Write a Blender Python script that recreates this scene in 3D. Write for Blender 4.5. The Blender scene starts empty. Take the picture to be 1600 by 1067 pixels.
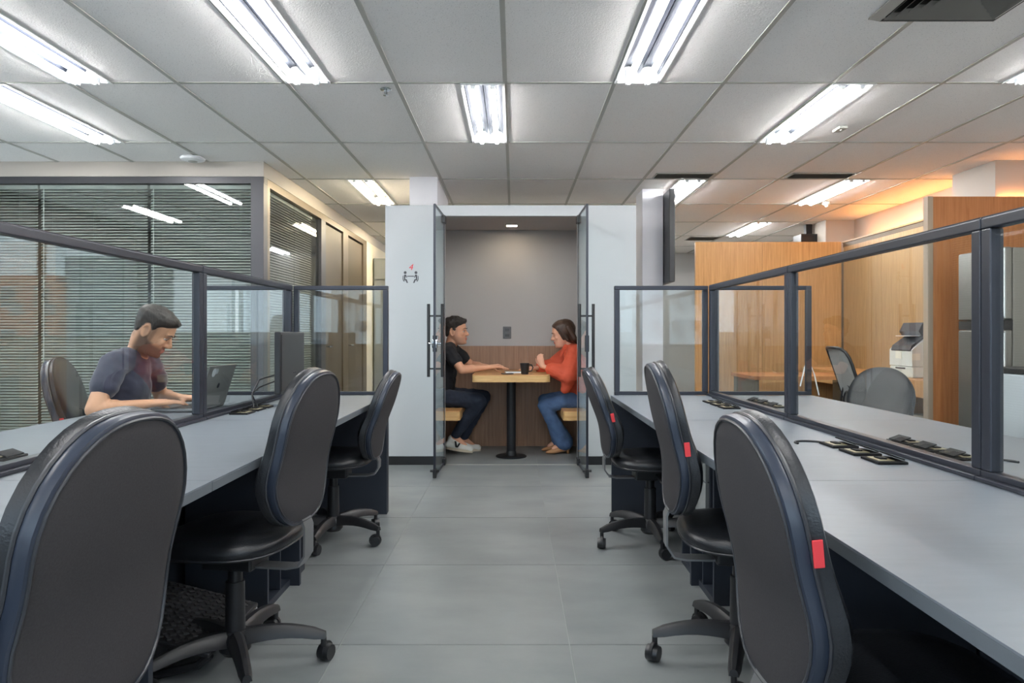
import bpy, bmesh, math, random
from mathutils import Vector, Matrix, Euler
C = bpy.context.scene.collection
random.seed(7)
PI = math.pi
R = math.radians

# ------------------------------------------------------------------ camera, world, exposure
cam_d = bpy.data.cameras.new('camera'); cam = bpy.data.objects.new('camera', cam_d); C.objects.link(cam)
cam.location = (0, 0, 1.14); cam.rotation_euler = (R(90), 0, 0)
cam_d.sensor_width = 36.0; cam_d.lens = 36.0*1100/1600
cam_d.shift_x = -3/1600; cam_d.shift_y = -11.5/1600
cam_d.clip_start = 0.05; cam_d.clip_end = 500
bpy.context.scene.camera = cam
W = bpy.data.worlds.new('world'); bpy.context.scene.world = W; W.use_nodes = True
nt = W.node_tree; nt.nodes.clear()
_o = nt.nodes.new('ShaderNodeOutputWorld'); _b = nt.nodes.new('ShaderNodeBackground')
_g = nt.nodes.new('ShaderNodeValToRGB'); _s = nt.nodes.new('ShaderNodeSeparateXYZ'); _t = nt.nodes.new('ShaderNodeTexCoord')
_m = nt.nodes.new('ShaderNodeMapRange'); _m.inputs[1].default_value = -0.05; _m.inputs[2].default_value = 0.6
nt.links.new(_t.outputs['Generated'], _s.inputs[0]); nt.links.new(_s.outputs[2], _m.inputs[0]); nt.links.new(_m.outputs[0], _g.inputs[0])
_g.color_ramp.elements[0].color = (0.74, 0.78, 0.82, 1); _g.color_ramp.elements[1].color = (0.42, 0.55, 0.74, 1)
nt.links.new(_g.outputs[0], _b.inputs[0]); _b.inputs[1].default_value = 6.5
nt.links.new(_b.outputs[0], _o.inputs[0])
vs = bpy.context.scene.view_settings
vs.view_transform = 'Standard'; vs.look = 'None'; vs.gamma = 1.0; vs.use_curve_mapping = False; vs.exposure = 0.74
bpy.context.scene.display_settings.display_device = 'sRGB'
cy = bpy.context.scene.cycles
cy.max_bounces = 14; cy.diffuse_bounces = 8; cy.glossy_bounces = 6; cy.transparent_max_bounces = 24; cy.sample_clamp_indirect = 6.0
TUBE_POWER = 54
COVE_POWER = 10.0
SPOT_POWER = 58.0

# ------------------------------------------------------------------ helpers
def lin(c):
    return tuple(((v/255)/12.92 if v/255 <= .04045 else ((v/255+.055)/1.055)**2.4) for v in c)+(1,)
MATS = {}
def mat(name, col, rough=.5, metal=0, emit=None, spec=.5, var=0, vscale=6, stretch=(1,1,1), bump=0, bscale=60, col2=None, coat=0, sheen=0):
    if name in MATS: return MATS[name]
    m = bpy.data.materials.new(name); m.use_nodes = True; t = m.node_tree; b = t.nodes['Principled BSDF']
    c = lin(col)
    b.inputs['Base Color'].default_value = c; b.inputs['Roughness'].default_value = rough; b.inputs['Metallic'].default_value = metal
    b.inputs['Specular IOR Level'].default_value = spec
    if coat: b.inputs['Coat Weight'].default_value = coat; b.inputs['Coat Roughness'].default_value = .15
    if sheen: b.inputs['Sheen Weight'].default_value = sheen
    if emit:
        b.inputs['Emission Color'].default_value = lin(emit[0]); b.inputs['Emission Strength'].default_value = emit[1]
    if var or bump:
        tc = t.nodes.new('ShaderNodeTexCoord'); mp = t.nodes.new('ShaderNodeMapping'); mp.inputs['Scale'].default_value = stretch
        t.links.new(tc.outputs['Object'], mp.inputs[0])
    if var:
        n = t.nodes.new('ShaderNodeTexNoise'); n.inputs['Scale'].default_value = vscale; n.inputs['Detail'].default_value = 6
        t.links.new(mp.outputs[0], n.inputs[0])
        r = t.nodes.new('ShaderNodeValToRGB'); r.color_ramp.elements[0].position = .3; r.color_ramp.elements[1].position = .7
        if col2: ca, cb = c, lin(col2)
        else: ca = tuple(v*(1-var) for v in c[:3])+(1,); cb = tuple(min(1, v*(1+var)) for v in c[:3])+(1,)
        r.color_ramp.elements[0].color = ca; r.color_ramp.elements[1].color = cb
        t.links.new(n.outputs[0], r.inputs[0]); t.links.new(r.outputs[0], b.inputs['Base Color'])
    if bump:
        n2 = t.nodes.new('ShaderNodeTexNoise'); n2.inputs['Scale'].default_value = bscale; n2.inputs['Detail'].default_value = 4
        t.links.new(mp.outputs[0], n2.inputs[0])
        bp = t.nodes.new('ShaderNodeBump'); bp.inputs['Strength'].default_value = bump; bp.inputs['Distance'].default_value = .004
        t.links.new(n2.outputs[0], bp.inputs['Height']); t.links.new(bp.outputs[0], b.inputs['Normal'])
    MATS[name] = m; return m
def wood(name, c1, c2, grain='z', rough=.42):
    if name in MATS: return MATS[name]
    m = bpy.data.materials.new(name); m.use_nodes = True; t = m.node_tree; b = t.nodes['Principled BSDF']
    tc = t.nodes.new('ShaderNodeTexCoord'); mp = t.nodes.new('ShaderNodeMapping')
    s = {'z': (22, 22, .9), 'x': (.9, 22, 22), 'y': (22, .9, 22)}[grain]
    mp.inputs['Scale'].default_value = s; t.links.new(tc.outputs['Object'], mp.inputs[0])
    n = t.nodes.new('ShaderNodeTexNoise'); n.inputs['Scale'].default_value = 2.2; n.inputs['Detail'].default_value = 8; n.inputs['Roughness'].default_value = .65
    n.inputs['Distortion'].default_value = .6
    t.links.new(mp.outputs[0], n.inputs[0])
    r = t.nodes.new('ShaderNodeValToRGB'); r.color_ramp.elements[0].position = .34; r.color_ramp.elements[1].position = .66
    r.color_ramp.elements[0].color = lin(c1); r.color_ramp.elements[1].color = lin(c2)
    t.links.new(n.outputs[0], r.inputs[0]); t.links.new(r.outputs[0], b.inputs['Base Color'])
    b.inputs['Roughness'].default_value = rough; b.inputs['Specular IOR Level'].default_value = .35
    MATS[name] = m; return m
def glass(name, tint=(235, 242, 240), ior=1.6, dens=0.0):
    if name in MATS: return MATS[name]
    m = bpy.data.materials.new(name); m.use_nodes = True; t = m.node_tree; t.nodes.clear()
    o = t.nodes.new('ShaderNodeOutputMaterial'); mx = t.nodes.new('ShaderNodeMixShader'); fr = t.nodes.new('ShaderNodeFresnel')
    fr.inputs[0].default_value = ior
    tr = t.nodes.new('ShaderNodeBsdfTransparent'); tr.inputs[0].default_value = lin(tint)
    gl = t.nodes.new('ShaderNodeBsdfGlossy'); gl.inputs['Roughness'].default_value = 0.0
    geo = t.nodes.new('ShaderNodeNewGeometry'); mth = t.nodes.new('ShaderNodeMath'); mth.operation = 'SUBTRACT'; mth.inputs[0].default_value = 1
    t.links.new(geo.outputs['Backfacing'], mth.inputs[1])
    mul = t.nodes.new('ShaderNodeMath'); mul.operation = 'MULTIPLY'
    t.links.new(fr.outputs[0], mul.inputs[0]); t.links.new(mth.outputs[0], mul.inputs[1])
    t.links.new(mul.outputs[0], mx.inputs[0]); t.links.new(tr.outputs[0], mx.inputs[1]); t.links.new(gl.outputs[0], mx.inputs[2])
    t.links.new(mx.outputs[0], o.inputs[0]); MATS[name] = m; return m

class MB:
    """collects shapes, builds ONE mesh object"""
    def __init__(s): s.v = []; s.f = []
    def raw(s, vs_, fs_):
        n = len(s.v); s.v += [tuple(v) for v in vs_]; s.f += [tuple(i+n for i in f) for f in fs_]; return s
    def box(s, x0, x1, y0, y1, z0, z1, b=0):
        if x0 > x1: x0, x1 = x1, x0
        if y0 > y1: y0, y1 = y1, y0
        if z0 > z1: z0, z1 = z1, z0
        if b <= 0:
            vs_ = [(x0,y0,z0),(x1,y0,z0),(x1,y1,z0),(x0,y1,z0),(x0,y0,z1),(x1,y0,z1),(x1,y1,z1),(x0,y1,z1)]
            return s.raw(vs_, [(0,3,2,1),(4,5,6,7),(0,1,5,4),(1,2,6,5),(2,3,7,6),(3,0,4,7)])
        bm = bmesh.new(); bmesh.ops.create_cube(bm, size=1)
        for v in bm.verts: v.co = ((x0+x1)/2+v.co.x*(x1-x0), (y0+y1)/2+v.co.y*(y1-y0), (z0+z1)/2+v.co.z*(z1-z0))
        b = min(b, (x1-x0)*.49, (y1-y0)*.49, (z1-z0)*.49)
        bmesh.ops.bevel(bm, geom=bm.edges[:], offset=b, segments=2, profile=.5, affect='EDGES')
        return s.bm(bm)
    def bm(s, bm):
        bm.verts.index_update(); vs_ = [v.co[:] for v in bm.verts]; fs_ = [[v.index for v in f.verts] for f in bm.faces]; bm.free(); return s.raw(vs_, fs_)
    def obox(s, c, size, rot, b=0):
        m = MB().box(-size[0]/2, size[0]/2, -size[1]/2, size[1]/2, -size[2]/2, size[2]/2, b)
        M = Matrix.Translation(c) @ (rot if isinstance(rot, Matrix) else Euler(rot).to_matrix().to_4x4())
        return s.raw([M @ Vector(v) for v in m.v], m.f)
    def rings(s, rings, cap0=True, cap1=True, closed=False):
        n = len(rings[0]); vs_ = [v for r in rings for v in r]; fs_ = []
        m = len(rings)
        for i in range(m-1 if not closed else m):
            j = (i+1) % m
            for k in range(n):
                l = (k+1) % n; fs_.append((i*n+k, i*n+l, j*n+l, j*n+k))
        if not closed:
            if cap0: fs_.append(tuple(range(n-1, -1, -1)))
            if cap1: fs_.append(tuple((m-1)*n+k for k in range(n)))
        return s.raw(vs_, fs_)
    def cyl(s, p0, p1, r0, r1=None, n=16):
        r1 = r0 if r1 is None else r1
        p0 = Vector(p0); p1 = Vector(p1); d = (p1-p0).normalized(); a = d.orthogonal().normalized(); b = d.cross(a)
        return s.rings([[p+(a*math.cos(2*PI*k/n)+b*math.sin(2*PI*k/n))*r for k in range(n)] for p, r in ((p0, r0), (p1, r1))])
    def lathe(s, prof, c=(0,0,0), n=24, axis='z'):
        rr = []
        for r, h in prof:
            ring = []
            for k in range(n):
                a = 2*PI*k/n; u, w = r*math.cos(a), r*math.sin(a)
                ring.append(Vector(c)+Vector({'z': (u, w, h), 'x': (h, u, w), 'y': (w, h, u)}[axis]))
            rr.append(ring)
        return s.rings(rr)
    def tube(s, pts, r, n=8, closed=False):
        pts = [Vector(p) for p in pts]; m = len(pts); rr = []; prev = None
        for i, p in enumerate(pts):
            if closed: d = pts[(i+1) % m]-pts[i-1]
            else: d = pts[min(i+1, m-1)]-pts[max(i-1, 0)]
            d.normalize()
            a = d.orthogonal().normalized() if prev is None else (prev-d*prev.dot(d)).normalized()
            prev = a; b = d.cross(a); q = r[i] if isinstance(r, (list, tuple)) else r
            rr.append([p+(a*math.cos(2*PI*k/n)+b*math.sin(2*PI*k/n))*q for k in range(n)])
        return s.rings(rr, closed=closed)
    def prism(s, pts, a, b, axis='y'):
        f = {'y': lambda u, w, t: (u, t, w), 'x': lambda u, w, t: (t, u, w), 'z': lambda u, w, t: (u, w, t)}[axis]
        return s.rings([[f(u, w, t) for u, w in pts] for t in (a, b)])
    def ell(s, c, r, rot=None, n=16, m=10):
        M = Matrix.Translation(c) @ ((rot if isinstance(rot, Matrix) else Euler(rot).to_matrix()).to_4x4() if rot is not None else Matrix())
        rr = []
        for i in range(m+1):
            t = PI*(i+.02)/(m+.04); rr.append([M @ Vector((r[0]*math.sin(t)*math.cos(2*PI*k/n), r[1]*math.sin(t)*math.sin(2*PI*k/n), -r[2]*math.cos(t))) for k in range(n)])
        return s.rings(rr)
    def cap(s, p0, p1, r0, r1, side=None, k=1.0, n=14):
        """tapered capsule; cross-section scaled by k along vector side"""
        p0 = Vector(p0); p1 = Vector(p1); d = p1-p0; L = d.length; d.normalize()
        a = (Vector(side)-d*d.dot(Vector(side))).normalized() if side is not None else d.orthogonal().normalized()
        b = d.cross(a); st = []
        for i in range(5): t = -PI/2+.05+(PI/2-.05)*i/5; st.append((p0+d*(r0*math.sin(t)), r0*math.cos(t)))
        for i in range(5): t = i/4; st.append((p0.lerp(p1, t), r0+(r1-r0)*t))
        for i in range(1, 6): t = (PI/2-.05)*i/5; st.append((p1+d*(r1*math.sin(t)), r1*math.cos(t)))
        return s.rings([[p+(a*(k*math.cos(2*PI*j/n))+b*math.sin(2*PI*j/n))*q for j in range(n)] for p, q in st])
    def mesh(s, name='m'):
        me = bpy.data.meshes.new(name); me.from_pydata(s.v, [], s.f); me.update(); return me
    def build(s, name, m, parent=None, smooth=False, loc=None, auto=True):
        me = s.mesh(name)
        bm = bmesh.new(); bm.from_mesh(me); bmesh.ops.recalc_face_normals(bm, faces=bm.faces[:])
        if smooth:
            for f in bm.faces: f.smooth = True
            for e in bm.edges:
                if len(e.link_faces) == 2 and e.calc_face_angle(0) > R(38): e.smooth = False
        bm.to_mesh(me); bm.free()
        if m: me.materials.append(m)
        o = bpy.data.objects.new(name, me); C.objects.link(o)
        if parent: o.parent = parent
        if loc is not None: o.location = loc
        return o
def tag(o, label=None, cat=None, group=None, kind=None):
    if label: o['label'] = label
    if cat: o['category'] = cat
    if group: o['group'] = group
    if kind: o['kind'] = kind
    return o
def thing(name, label, cat, loc=(0,0,0), rz=0, group=None):
    o = bpy.data.objects.new(name, None); C.objects.link(o); o.location = loc; o.rotation_euler = (0, 0, rz); o.empty_display_size = .1
    return tag(o, label, cat, group)
def struct(name, mb, m, parent=None, smooth=False):
    o = mb.build(name, m, parent, smooth)
    if not parent: o['kind'] = 'structure'
    return o
def sroot(name, loc=(0,0,0)):
    o = bpy.data.objects.new(name, None); C.objects.link(o); o.location = loc; o['kind'] = 'structure'; return o
def inst(o, name, parent, loc):
    c = bpy.data.objects.new(name, o.data); C.objects.link(c); c.parent = parent; c.location = loc; return c
def copy_tree(o, parent=None):
    c = o.copy(); C.objects.link(c)
    if parent: c.parent = parent
    for ch in list(o.children): copy_tree(ch, c)
    return c

# ------------------------------------------------------------------ materials
M_tile = mat('ceiling_tile', (241, 239, 237), .9, var=.035, vscale=160, bump=.5, bscale=140, spec=.2)
# dark pin holes on the mineral tiles
_t = M_tile.node_tree; _b = _t.nodes['Principled BSDF']
_v = _t.nodes.new('ShaderNodeTexVoronoi'); _v.inputs['Scale'].default_value = 75; _tc = _t.nodes.new('ShaderNodeTexCoord')
_t.links.new(_tc.outputs['Object'], _v.inputs[0])
_r = _t.nodes.new('ShaderNodeValToRGB'); _r.color_ramp.elements[0].position = .10; _r.color_ramp.elements[1].position = .17
_r.color_ramp.elements[0].color = (.55, .55, .55, 1)
_t.links.new(_v.outputs['Distance'], _r.inputs[0])
_mx = _t.nodes.new('ShaderNodeMix'); _mx.data_type = 'RGBA'; _mx.blend_type = 'MULTIPLY'; _mx.inputs[0].default_value = 1
_src = _b.inputs['Base Color'].links[0].from_socket
_t.links.new(_src, _mx.inputs[6]); _t.links.new(_r.outputs[0], _mx.inputs[7]); _t.links.new(_mx.outputs[2], _b.inputs['Base Color'])
M_rail = mat('grid_metal', (172, 172, 166), .5)
M_floor = mat('floor_stone', (113, 118, 119), .38, var=.10, vscale=2.6, stretch=(1, 1.6, 1), col2=(131, 135, 135), bump=.04, bscale=30, spec=.45)
M_grout = mat('grout', (150, 153, 151), .8)
M_white = mat('booth_laminate', (176, 180, 183), .45)
M_bulk = mat('plaster_paint', (178, 172, 164), .8)
M_grayw = mat('booth_wall', (182, 180, 179), .8)
M_column = mat('column_paint', (222, 222, 228), .7)
M_back = mat('back_wall_paint', (158, 160, 160), .8)
M_cream = mat('cream_paint', (216, 208, 188), .8)
M_black = mat('black_plastic', (26, 27, 30), .38)
M_blackm = mat('black_metal', (30, 31, 35), .42, .3)
M_frame = mat('partition_aluminium', (44, 47, 56), .36, .35)
M_frame2 = mat('wall_frame_metal', (70, 70, 74), .42, .3)
M_frame_lit = mat('warm_lit_frame', (118, 106, 88), .4, .4)  # same metal as the wall frame, warm light put into its colour
M_brown = mat('bronze_panel', (96, 86, 70), .5, .2)
M_glass = glass('partition_glass', (250, 252, 251), 1.7)
M_glassr = glass('room_glass', (240, 243, 241), 1.85)
M_glassd = glass('door_glass', (240, 245, 245), 1.6)
M_glassw = glass('window_glass', (228, 236, 240), 1.5)
M_glassl = glass('tinted_window_glass', (205, 210, 212), 1.5)  # tint added to hold back daylight from the unseen left window
M_slat = mat('blind_slat', (182, 186, 184), .45)
M_desk = mat('desk_laminate', (100, 107, 115), .42, var=.05, vscale=5, stretch=(2, 9, 2))
M_edge = mat('desk_edge', (84, 91, 97), .5)
M_navy = mat('navy_laminate', (36, 42, 52), .5)
M_draw = mat('drawer_grey', (128, 132, 132), .5)
M_fabric = mat('back_fabric', (54, 53, 55), .9, var=.12, vscale=300, spec=.15)
M_leather = mat('black_leatherette', (27, 29, 33), .33, bump=.25, bscale=220)
M_piping = mat('piping', (44, 46, 51), .4)
M_band = mat('leather_band', (40, 47, 60), .34)
M_plastic = mat('chair_plastic', (30, 31, 34), .42)
M_strip = mat('bracket_steel', (122, 124, 126), .35, .5)
M_chrome = mat('chrome', (200, 205, 210), .15, 1)
M_lid = mat('socket_black', (20, 20, 22), .75, spec=.2)
M_red = mat('red_tag', (204, 52, 58), .6)
M_wood = wood('oak_panel', (168, 124, 76), (196, 152, 100))
M_woodl = wood('pale_oak_panel', (146, 116, 80), (170, 140, 100))
M_woodr = wood('red_oak_panel', (156, 100, 60), (178, 120, 76))
M_woodb = wood('booth_wood', (140, 108, 86), (168, 132, 106))
M_woodt = wood('table_wood', (184, 134, 84), (206, 158, 104), 'x')
M_woode = wood('table_edge', (176, 136, 84), (206, 170, 118), 'x')
M_tube = mat('tube_light', (255, 255, 255), .5, emit=((252, 251, 250), TUBE_POWER))
M_tubew = mat('tube_light_warm', (255, 255, 255), .5, emit=((255, 236, 200), TUBE_POWER*.8))
M_lampw = mat('lamp_white', (235, 238, 240), .4)
M_refl = mat('lamp_reflector', (34, 38, 48), .3, .9)
M_vent = mat('vent_grey', (120, 117, 112), .5)
M_dark = mat('dark_recess', (22, 22, 22), .9)
# ------------------------------------------------------------------ setting: floor
CZ = 2.575
XW = 4.29
floor = sroot('floor')
struct_base = MB().box(-7, 5.4, -4.6, 12.6, -.05, -.003).build('grout_bed', M_grout, floor)
tw, th = .842, .895
fx0 = -.638-tw*6; fy0 = .795-th*6
proto = MB().box(0, tw-.004, 0, th-.004, -.004, 0).build('floor_tile', M_floor, floor)
first = True
# every tile offsets its pattern a little through its own object coordinates
for i in range(12):
    for j in range(16):
        p = (fx0+i*tw+.002, fy0+j*th+.002, 0)
        if p[0] > 5 or p[1] > 12.5: continue
        if first: proto.location = p; first = False
        else: inst(proto, 'floor_tile', floor, p)
_t = M_floor.node_tree   # shift noise by object random so tiles are individuals
_oi = _t.nodes.new('ShaderNodeObjectInfo')
for nd in [n for n in _t.nodes if n.type == 'MAPPING']:
    cmb = _t.nodes.new('ShaderNodeCombineXYZ'); mm = _t.nodes.new('ShaderNodeMath'); mm.operation = 'MULTIPLY'; mm.inputs[1].default_value = 40
    _t.links.new(_oi.outputs['Random'], mm.inputs[0]); _t.links.new(mm.outputs[0], cmb.inputs[2]); _t.links.new(cmb.outputs[0], nd.inputs['Location'])

# ------------------------------------------------------------------ ceiling
ceiling = sroot('ceiling')
GX = -.051; GW = .625; GY = 4.027; GD = 1.25
lamps = [  # x0, D0 (near end), warm?
    (-2.545, 2.79, 0), (-3.17, 4.04, 0), (-1.295, 2.79, 0), (-.301, 4.04, 0), (.582, 2.79, 0), (1.832, 4.04, 0),
    (-1.551, 6.54, 1), (1.549, 6.54, 0), (3.082, 6.54, 0), (3.082, 9.04, 0), (2.799, 2.79, 0),
    (-1.551, 9.04, 1), (.199, 9.04, 0), (1.549, 10.29, 0), (-.301, 11.54, 0),  # unseen lights added to brighten the far areas behind the booth
    (-4.42, 2.79, 0), (-2.545, .29, 0), (-.051-.25, .29, 0), (1.832, .29, 0), (3.70, .29, 0), (-3.795, -2.21, 0), (-1.295, -2.21, 0), (.582, -2.21, 0), (2.457, -2.21, 0)]  # unseen lights added for room light and glass reflections
LW, LL = .24, 1.23
vents_sq = (1.61, 2.19, 2.62, 3.20)
lin_vents = [(1.27, 1.80, 6.27, 6.48), (2.49, 3.06, 6.27, 6.48), (2.60, 3.05, 10.35, 10.75)]
def in_room(x, y): return x < -2.2 and y > 5.95
cells = {}
for j in range(-6, 7):
    y0 = GY+(j)*GD; y1 = y0+GD
    for i in range(-8, 8):
        x0 = GX+i*GW; x1 = x0+GW
        if x0 > XW-.02: continue
        x1 = min(x1, XW); ya = max(y0, -4.5); yb = min(y1, 12.5)
        if ya >= yb: continue
        cut = None
        for lx, ly, w in lamps:
            if abs(ly-.013-y0) < .1 and x0-.05 < lx and lx+LW < x1+.05: cut = (lx, lx+LW)
        segs = [(x0, x1)]
        if cut:
            segs = []
            if cut[0]-x0 > .05: segs.append((x0, cut[0]))
            if x1-cut[1] > .05: segs.append((cut[1], x1))
        for a, b in segs:
            key = (round(b-a, 3), round(yb-ya, 3))
            if key not in cells:
                cells[key] = MB().box(.004, b-a-.004, .004, yb-ya-.004, .004, .02).build('ceiling_tile', M_tile, ceiling); cells[key].location = (a, ya, CZ)
            else: inst(cells[key], 'ceiling_tile', ceiling, (a, ya, CZ))
            if len(segs) == 1 and cut and abs(a-x0) > .05: inst_r = (a, y0, y1)
for i in range(-8, 8):
    x = GX+i*GW
    if x > XW: continue
    MB().box(x-.012, x+.012, -4.5, 12.5, CZ-.001, CZ+.03).build('grid_rail', M_rail, ceiling)
for j in range(-6, 7):
    y = GY+j*GD
    if y < -4.5: continue
    MB().box(-5.3, XW, y-.010, y+.010, CZ-.0005, CZ+.03).build('cross_rail', M_rail, ceiling)
slab = MB().box(-7, 5.4, -4.6, 12.6, CZ+.13, CZ+.2).build('ceiling_slab', M_dark, ceiling)
lamp_label = {0: 'twin tube ceiling light at the upper left photo corner, nearer of the pair',
 1: 'twin tube ceiling light just above the flat round ceiling disc on the left',
 2: 'large twin tube ceiling light left of the metal sprinkler head',
 3: 'short looking twin tube ceiling light straight above the booth entrance',
 4: 'large twin tube ceiling light right of the middle, above the aisle',
 5: 'twin tube ceiling light beside the small square detector on the right',
 6: 'warm twin tube ceiling light over the corridor between glass room and booth',
 7: 'twin tube ceiling light partly hidden behind the grey column right of the booth',
 8: 'twin tube ceiling light above the far oak panel, beside the slotted vent',
 9: 'smallest and most distant twin tube ceiling light, over the far office',
 10: 'twin tube ceiling light cut off by the right photo edge'}
def make_lamp(i, lx, ly, warm):
    lab = {11: 'unseen warm twin tube light added behind the booth, corridor side', 12: 'unseen twin tube light added to brighten behind the booth', 13: 'unseen twin tube light added behind the grey column', 14: 'unseen twin tube light added at the back wall behind the booth'}.get(i) or lamp_label.get(i) or 'unseen twin tube ceiling light added for light and reflections, '+['at the left window wall', 'over the nearest left desks', 'above the camera end of the aisle', 'over the nearest right desks', 'at the right wall', 'in the rear left corner', 'rear row, left of the aisle', 'rear row, right of the aisle', 'in the rear right corner'][i-15]
    t = thing('ceiling_light', lab, 'ceiling light', (lx, ly, CZ), 0, 'recessed twin tube ceiling lights')
    if i > 14: t['group'] = 'added ceiling lights behind the viewpoint'
    h = MB()
    h.box(0, LW, 0, .012, 0, .09).box(0, LW, LL-.012, LL, 0, .09).box(0, .004, 0, LL, 0, .09).box(LW-.004, LW, 0, LL, 0, .09).box(0, LW, 0, LL, .086, .09)
    h.box(-.008, .008, -.008, LL+.008, -.004, .002).box(LW-.008, LW+.008, -.008, LL+.008, -.004, .002).box(0, LW, -.008, .008, -.004, .002).box(0, LW, LL-.008, LL+.008, -.004, .002)
    h.build('housing', M_lampw, t)
    r = MB()   # two parabolic troughs of mirror sheet
    for cx in (LW*.27, LW*.73):
        pr = [(cx+LW*.22*math.sin(a), .075-.07*(1-math.cos(a))*.9) for a in [R(-85+170*k/8) for k in range(9)]]
        pr2 = [(x, z+.003) for x, z in pr][::-1]
        r.prism(pr+pr2, .05, LL-.05, 'y')
    r.build('reflector', M_refl, t, True)
    for cx in (LW*.27, LW*.73):
        MB().cyl((cx, .045, -.008), (cx, LL-.045, -.008), .0165, n=10).build('tube', M_tubew if warm else M_tube, t, True)
        for yy in (.012, LL-.05): MB().box(cx-.014, cx+.014, yy, yy+.038, -.020, .06, .004).build('lamp_socket', M_lampw, t)
    return t
for i, (lx, ly, w) in enumerate(lamps): make_lamp(i, lx, ly, w)

# square diffuser and slotted vents
def sq_vent():
    x0, x1, y0, y1 = vents_sq
    t = thing('air_diffuser', 'square metal air diffuser with nested louvres at the upper right photo edge', 'air vent', ((x0+x1)/2, (y0+y1)/2, CZ))
    hw = (x1-x0)/2
    def frame(mb, a, za, b, zb, th_=.004):
        for k in range(4):
            c, s = round(math.cos(k*PI/2)), round(math.sin(k*PI/2)); rt = lambda x, y, z: (c*x-s*y, s*x+c*y, z)
            mb.raw([rt(-a, -a, za), rt(a, -a, za), rt(b, -b, zb), rt(-b, -b, zb), rt(-a, -a, za+th_), rt(a, -a, za+th_), rt(b, -b, zb+th_), rt(-b, -b, zb+th_)],
                   [(0,1,2,3),(7,6,5,4),(0,4,5,1),(1,5,6,2),(2,6,7,3),(3,7,4,0)])
    f = MB(); frame(f, hw, -.006, hw-.035, -.03); f.build('frame', M_vent, t)
    MB().box(-hw+.02, hw-.02, -hw+.02, hw-.02, -.004, .0).build('throat', M_dark, t)
    a = hw-.045
    while a > .05:
        l = MB(); frame(l, a, -.028, a-.028, -.006, .002); l.build('louvre', M_vent, t); a -= .036
sq_vent()
for k, (x0, x1, y0, y1) in enumerate(lin_vents):
    t = thing('ceiling_vent', ['slotted grey ceiling vent just right of the booth, above the column', 'slotted grey ceiling vent above the far oak panel', 'small slotted vent deep in the far office ceiling'][k], 'air vent', (x0, y0, CZ), 0, 'slotted ceiling vents')
    w, d = x1-x0, y1-y0
    MB().box(0, w, 0, .012, -.006, .001).box(0, w, d-.012, d, -.006, .001).box(0, .012, 0, d, -.006, .001).box(w-.012, w, 0, d, -.006, .001).build('frame', M_rail, t)
    MB().box(.01, w-.01, .01, d-.01, -.001, .0).build('throat', M_dark, t)
    n = 6
    for q in range(n): MB().obox((w/2, .02+(d-.04)*(q+.5)/n, -.004), (w-.03, .02, .0015), (R(35), 0, 0)).build('blade', M_vent, t)
# ceiling fittings
t = thing('access_point', 'flat white round wireless disc under the ceiling beside the bulkhead', 'access point', (-2.60, 5.70, CZ))
MB().lathe([(.02, 0), (.085, -.001), (.097, -.012), (.09, -.026), (.06, -.036), (.0, -.04)]).build('shell', M_lampw, t, True)
MB().lathe([(.034, -.036), (.036, -.0385), (.03, -.041), (.0, -.042)]).build('ring', M_rail, t, True)
t = thing('sprinkler', 'small chrome fire sprinkler head in a ceiling tile', 'sprinkler', (-.75, 4.12, CZ))
MB().lathe([(.03, 0), (.034, -.003), (.03, -.007), (.012, -.009)]).build('rosette', M_chrome, t, True)
MB().cyl((0,0,-.005), (0,0,-.03), .006).cyl((-.008,0,-.012), (-.008,0,-.036), .002).cyl((.008,0,-.012), (.008,0,-.036), .002).build('bulb', M_chrome, t, True)
MB().lathe([(.0, -.035), (.016, -.036), (.016, -.039), (.0, -.04)], n=12).build('deflector', M_chrome, t, True)
t = thing('motion_sensor', 'small white rectangular sensor on the ceiling beside a light on the right', 'sensor', (2.27, 4.9, CZ))
MB().box(-.03, .03, -.055, .055, -.018, 0, .004).build('case', M_rail, t); MB().ell((0, -.02, -.02), (.012, .012, .006)).build('lens', M_rail, t, True)
t = thing('smoke_detector', 'small white detector under the corridor ceiling left of the booth', 'detector', (-1.43, 8.9, CZ))
MB().lathe([(.05, 0), (.05, -.02), (.035, -.04), (.0, -.042)]).build('case', M_lampw, t, True); MB().lathe([(.03, -.04), (.022, -.052), (0, -.054)]).build('cap', M_lampw, t, True)
t = thing('smoke_detector', 'small white detector hanging beside the light above the far oak panel', 'detector', (3.40, 7.66, CZ))
MB().lathe([(.04, 0), (.04, -.02), (.025, -.035), (.0, -.036)]).build('case', M_rail, t, True); MB().lathe([(.018, -.034), (.012, -.052), (0, -.054)]).build('cap', M_lampw, t, True)

# ------------------------------------------------------------------ walls
struct('wall_back', MB().box(-5.3, 5.4, 12.5, 12.6, 0, CZ+.1), M_back)
struct('wall_right', MB().box(XW, XW+.1, -4.5, 12.5, 0, CZ+.1), M_bulk)
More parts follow.
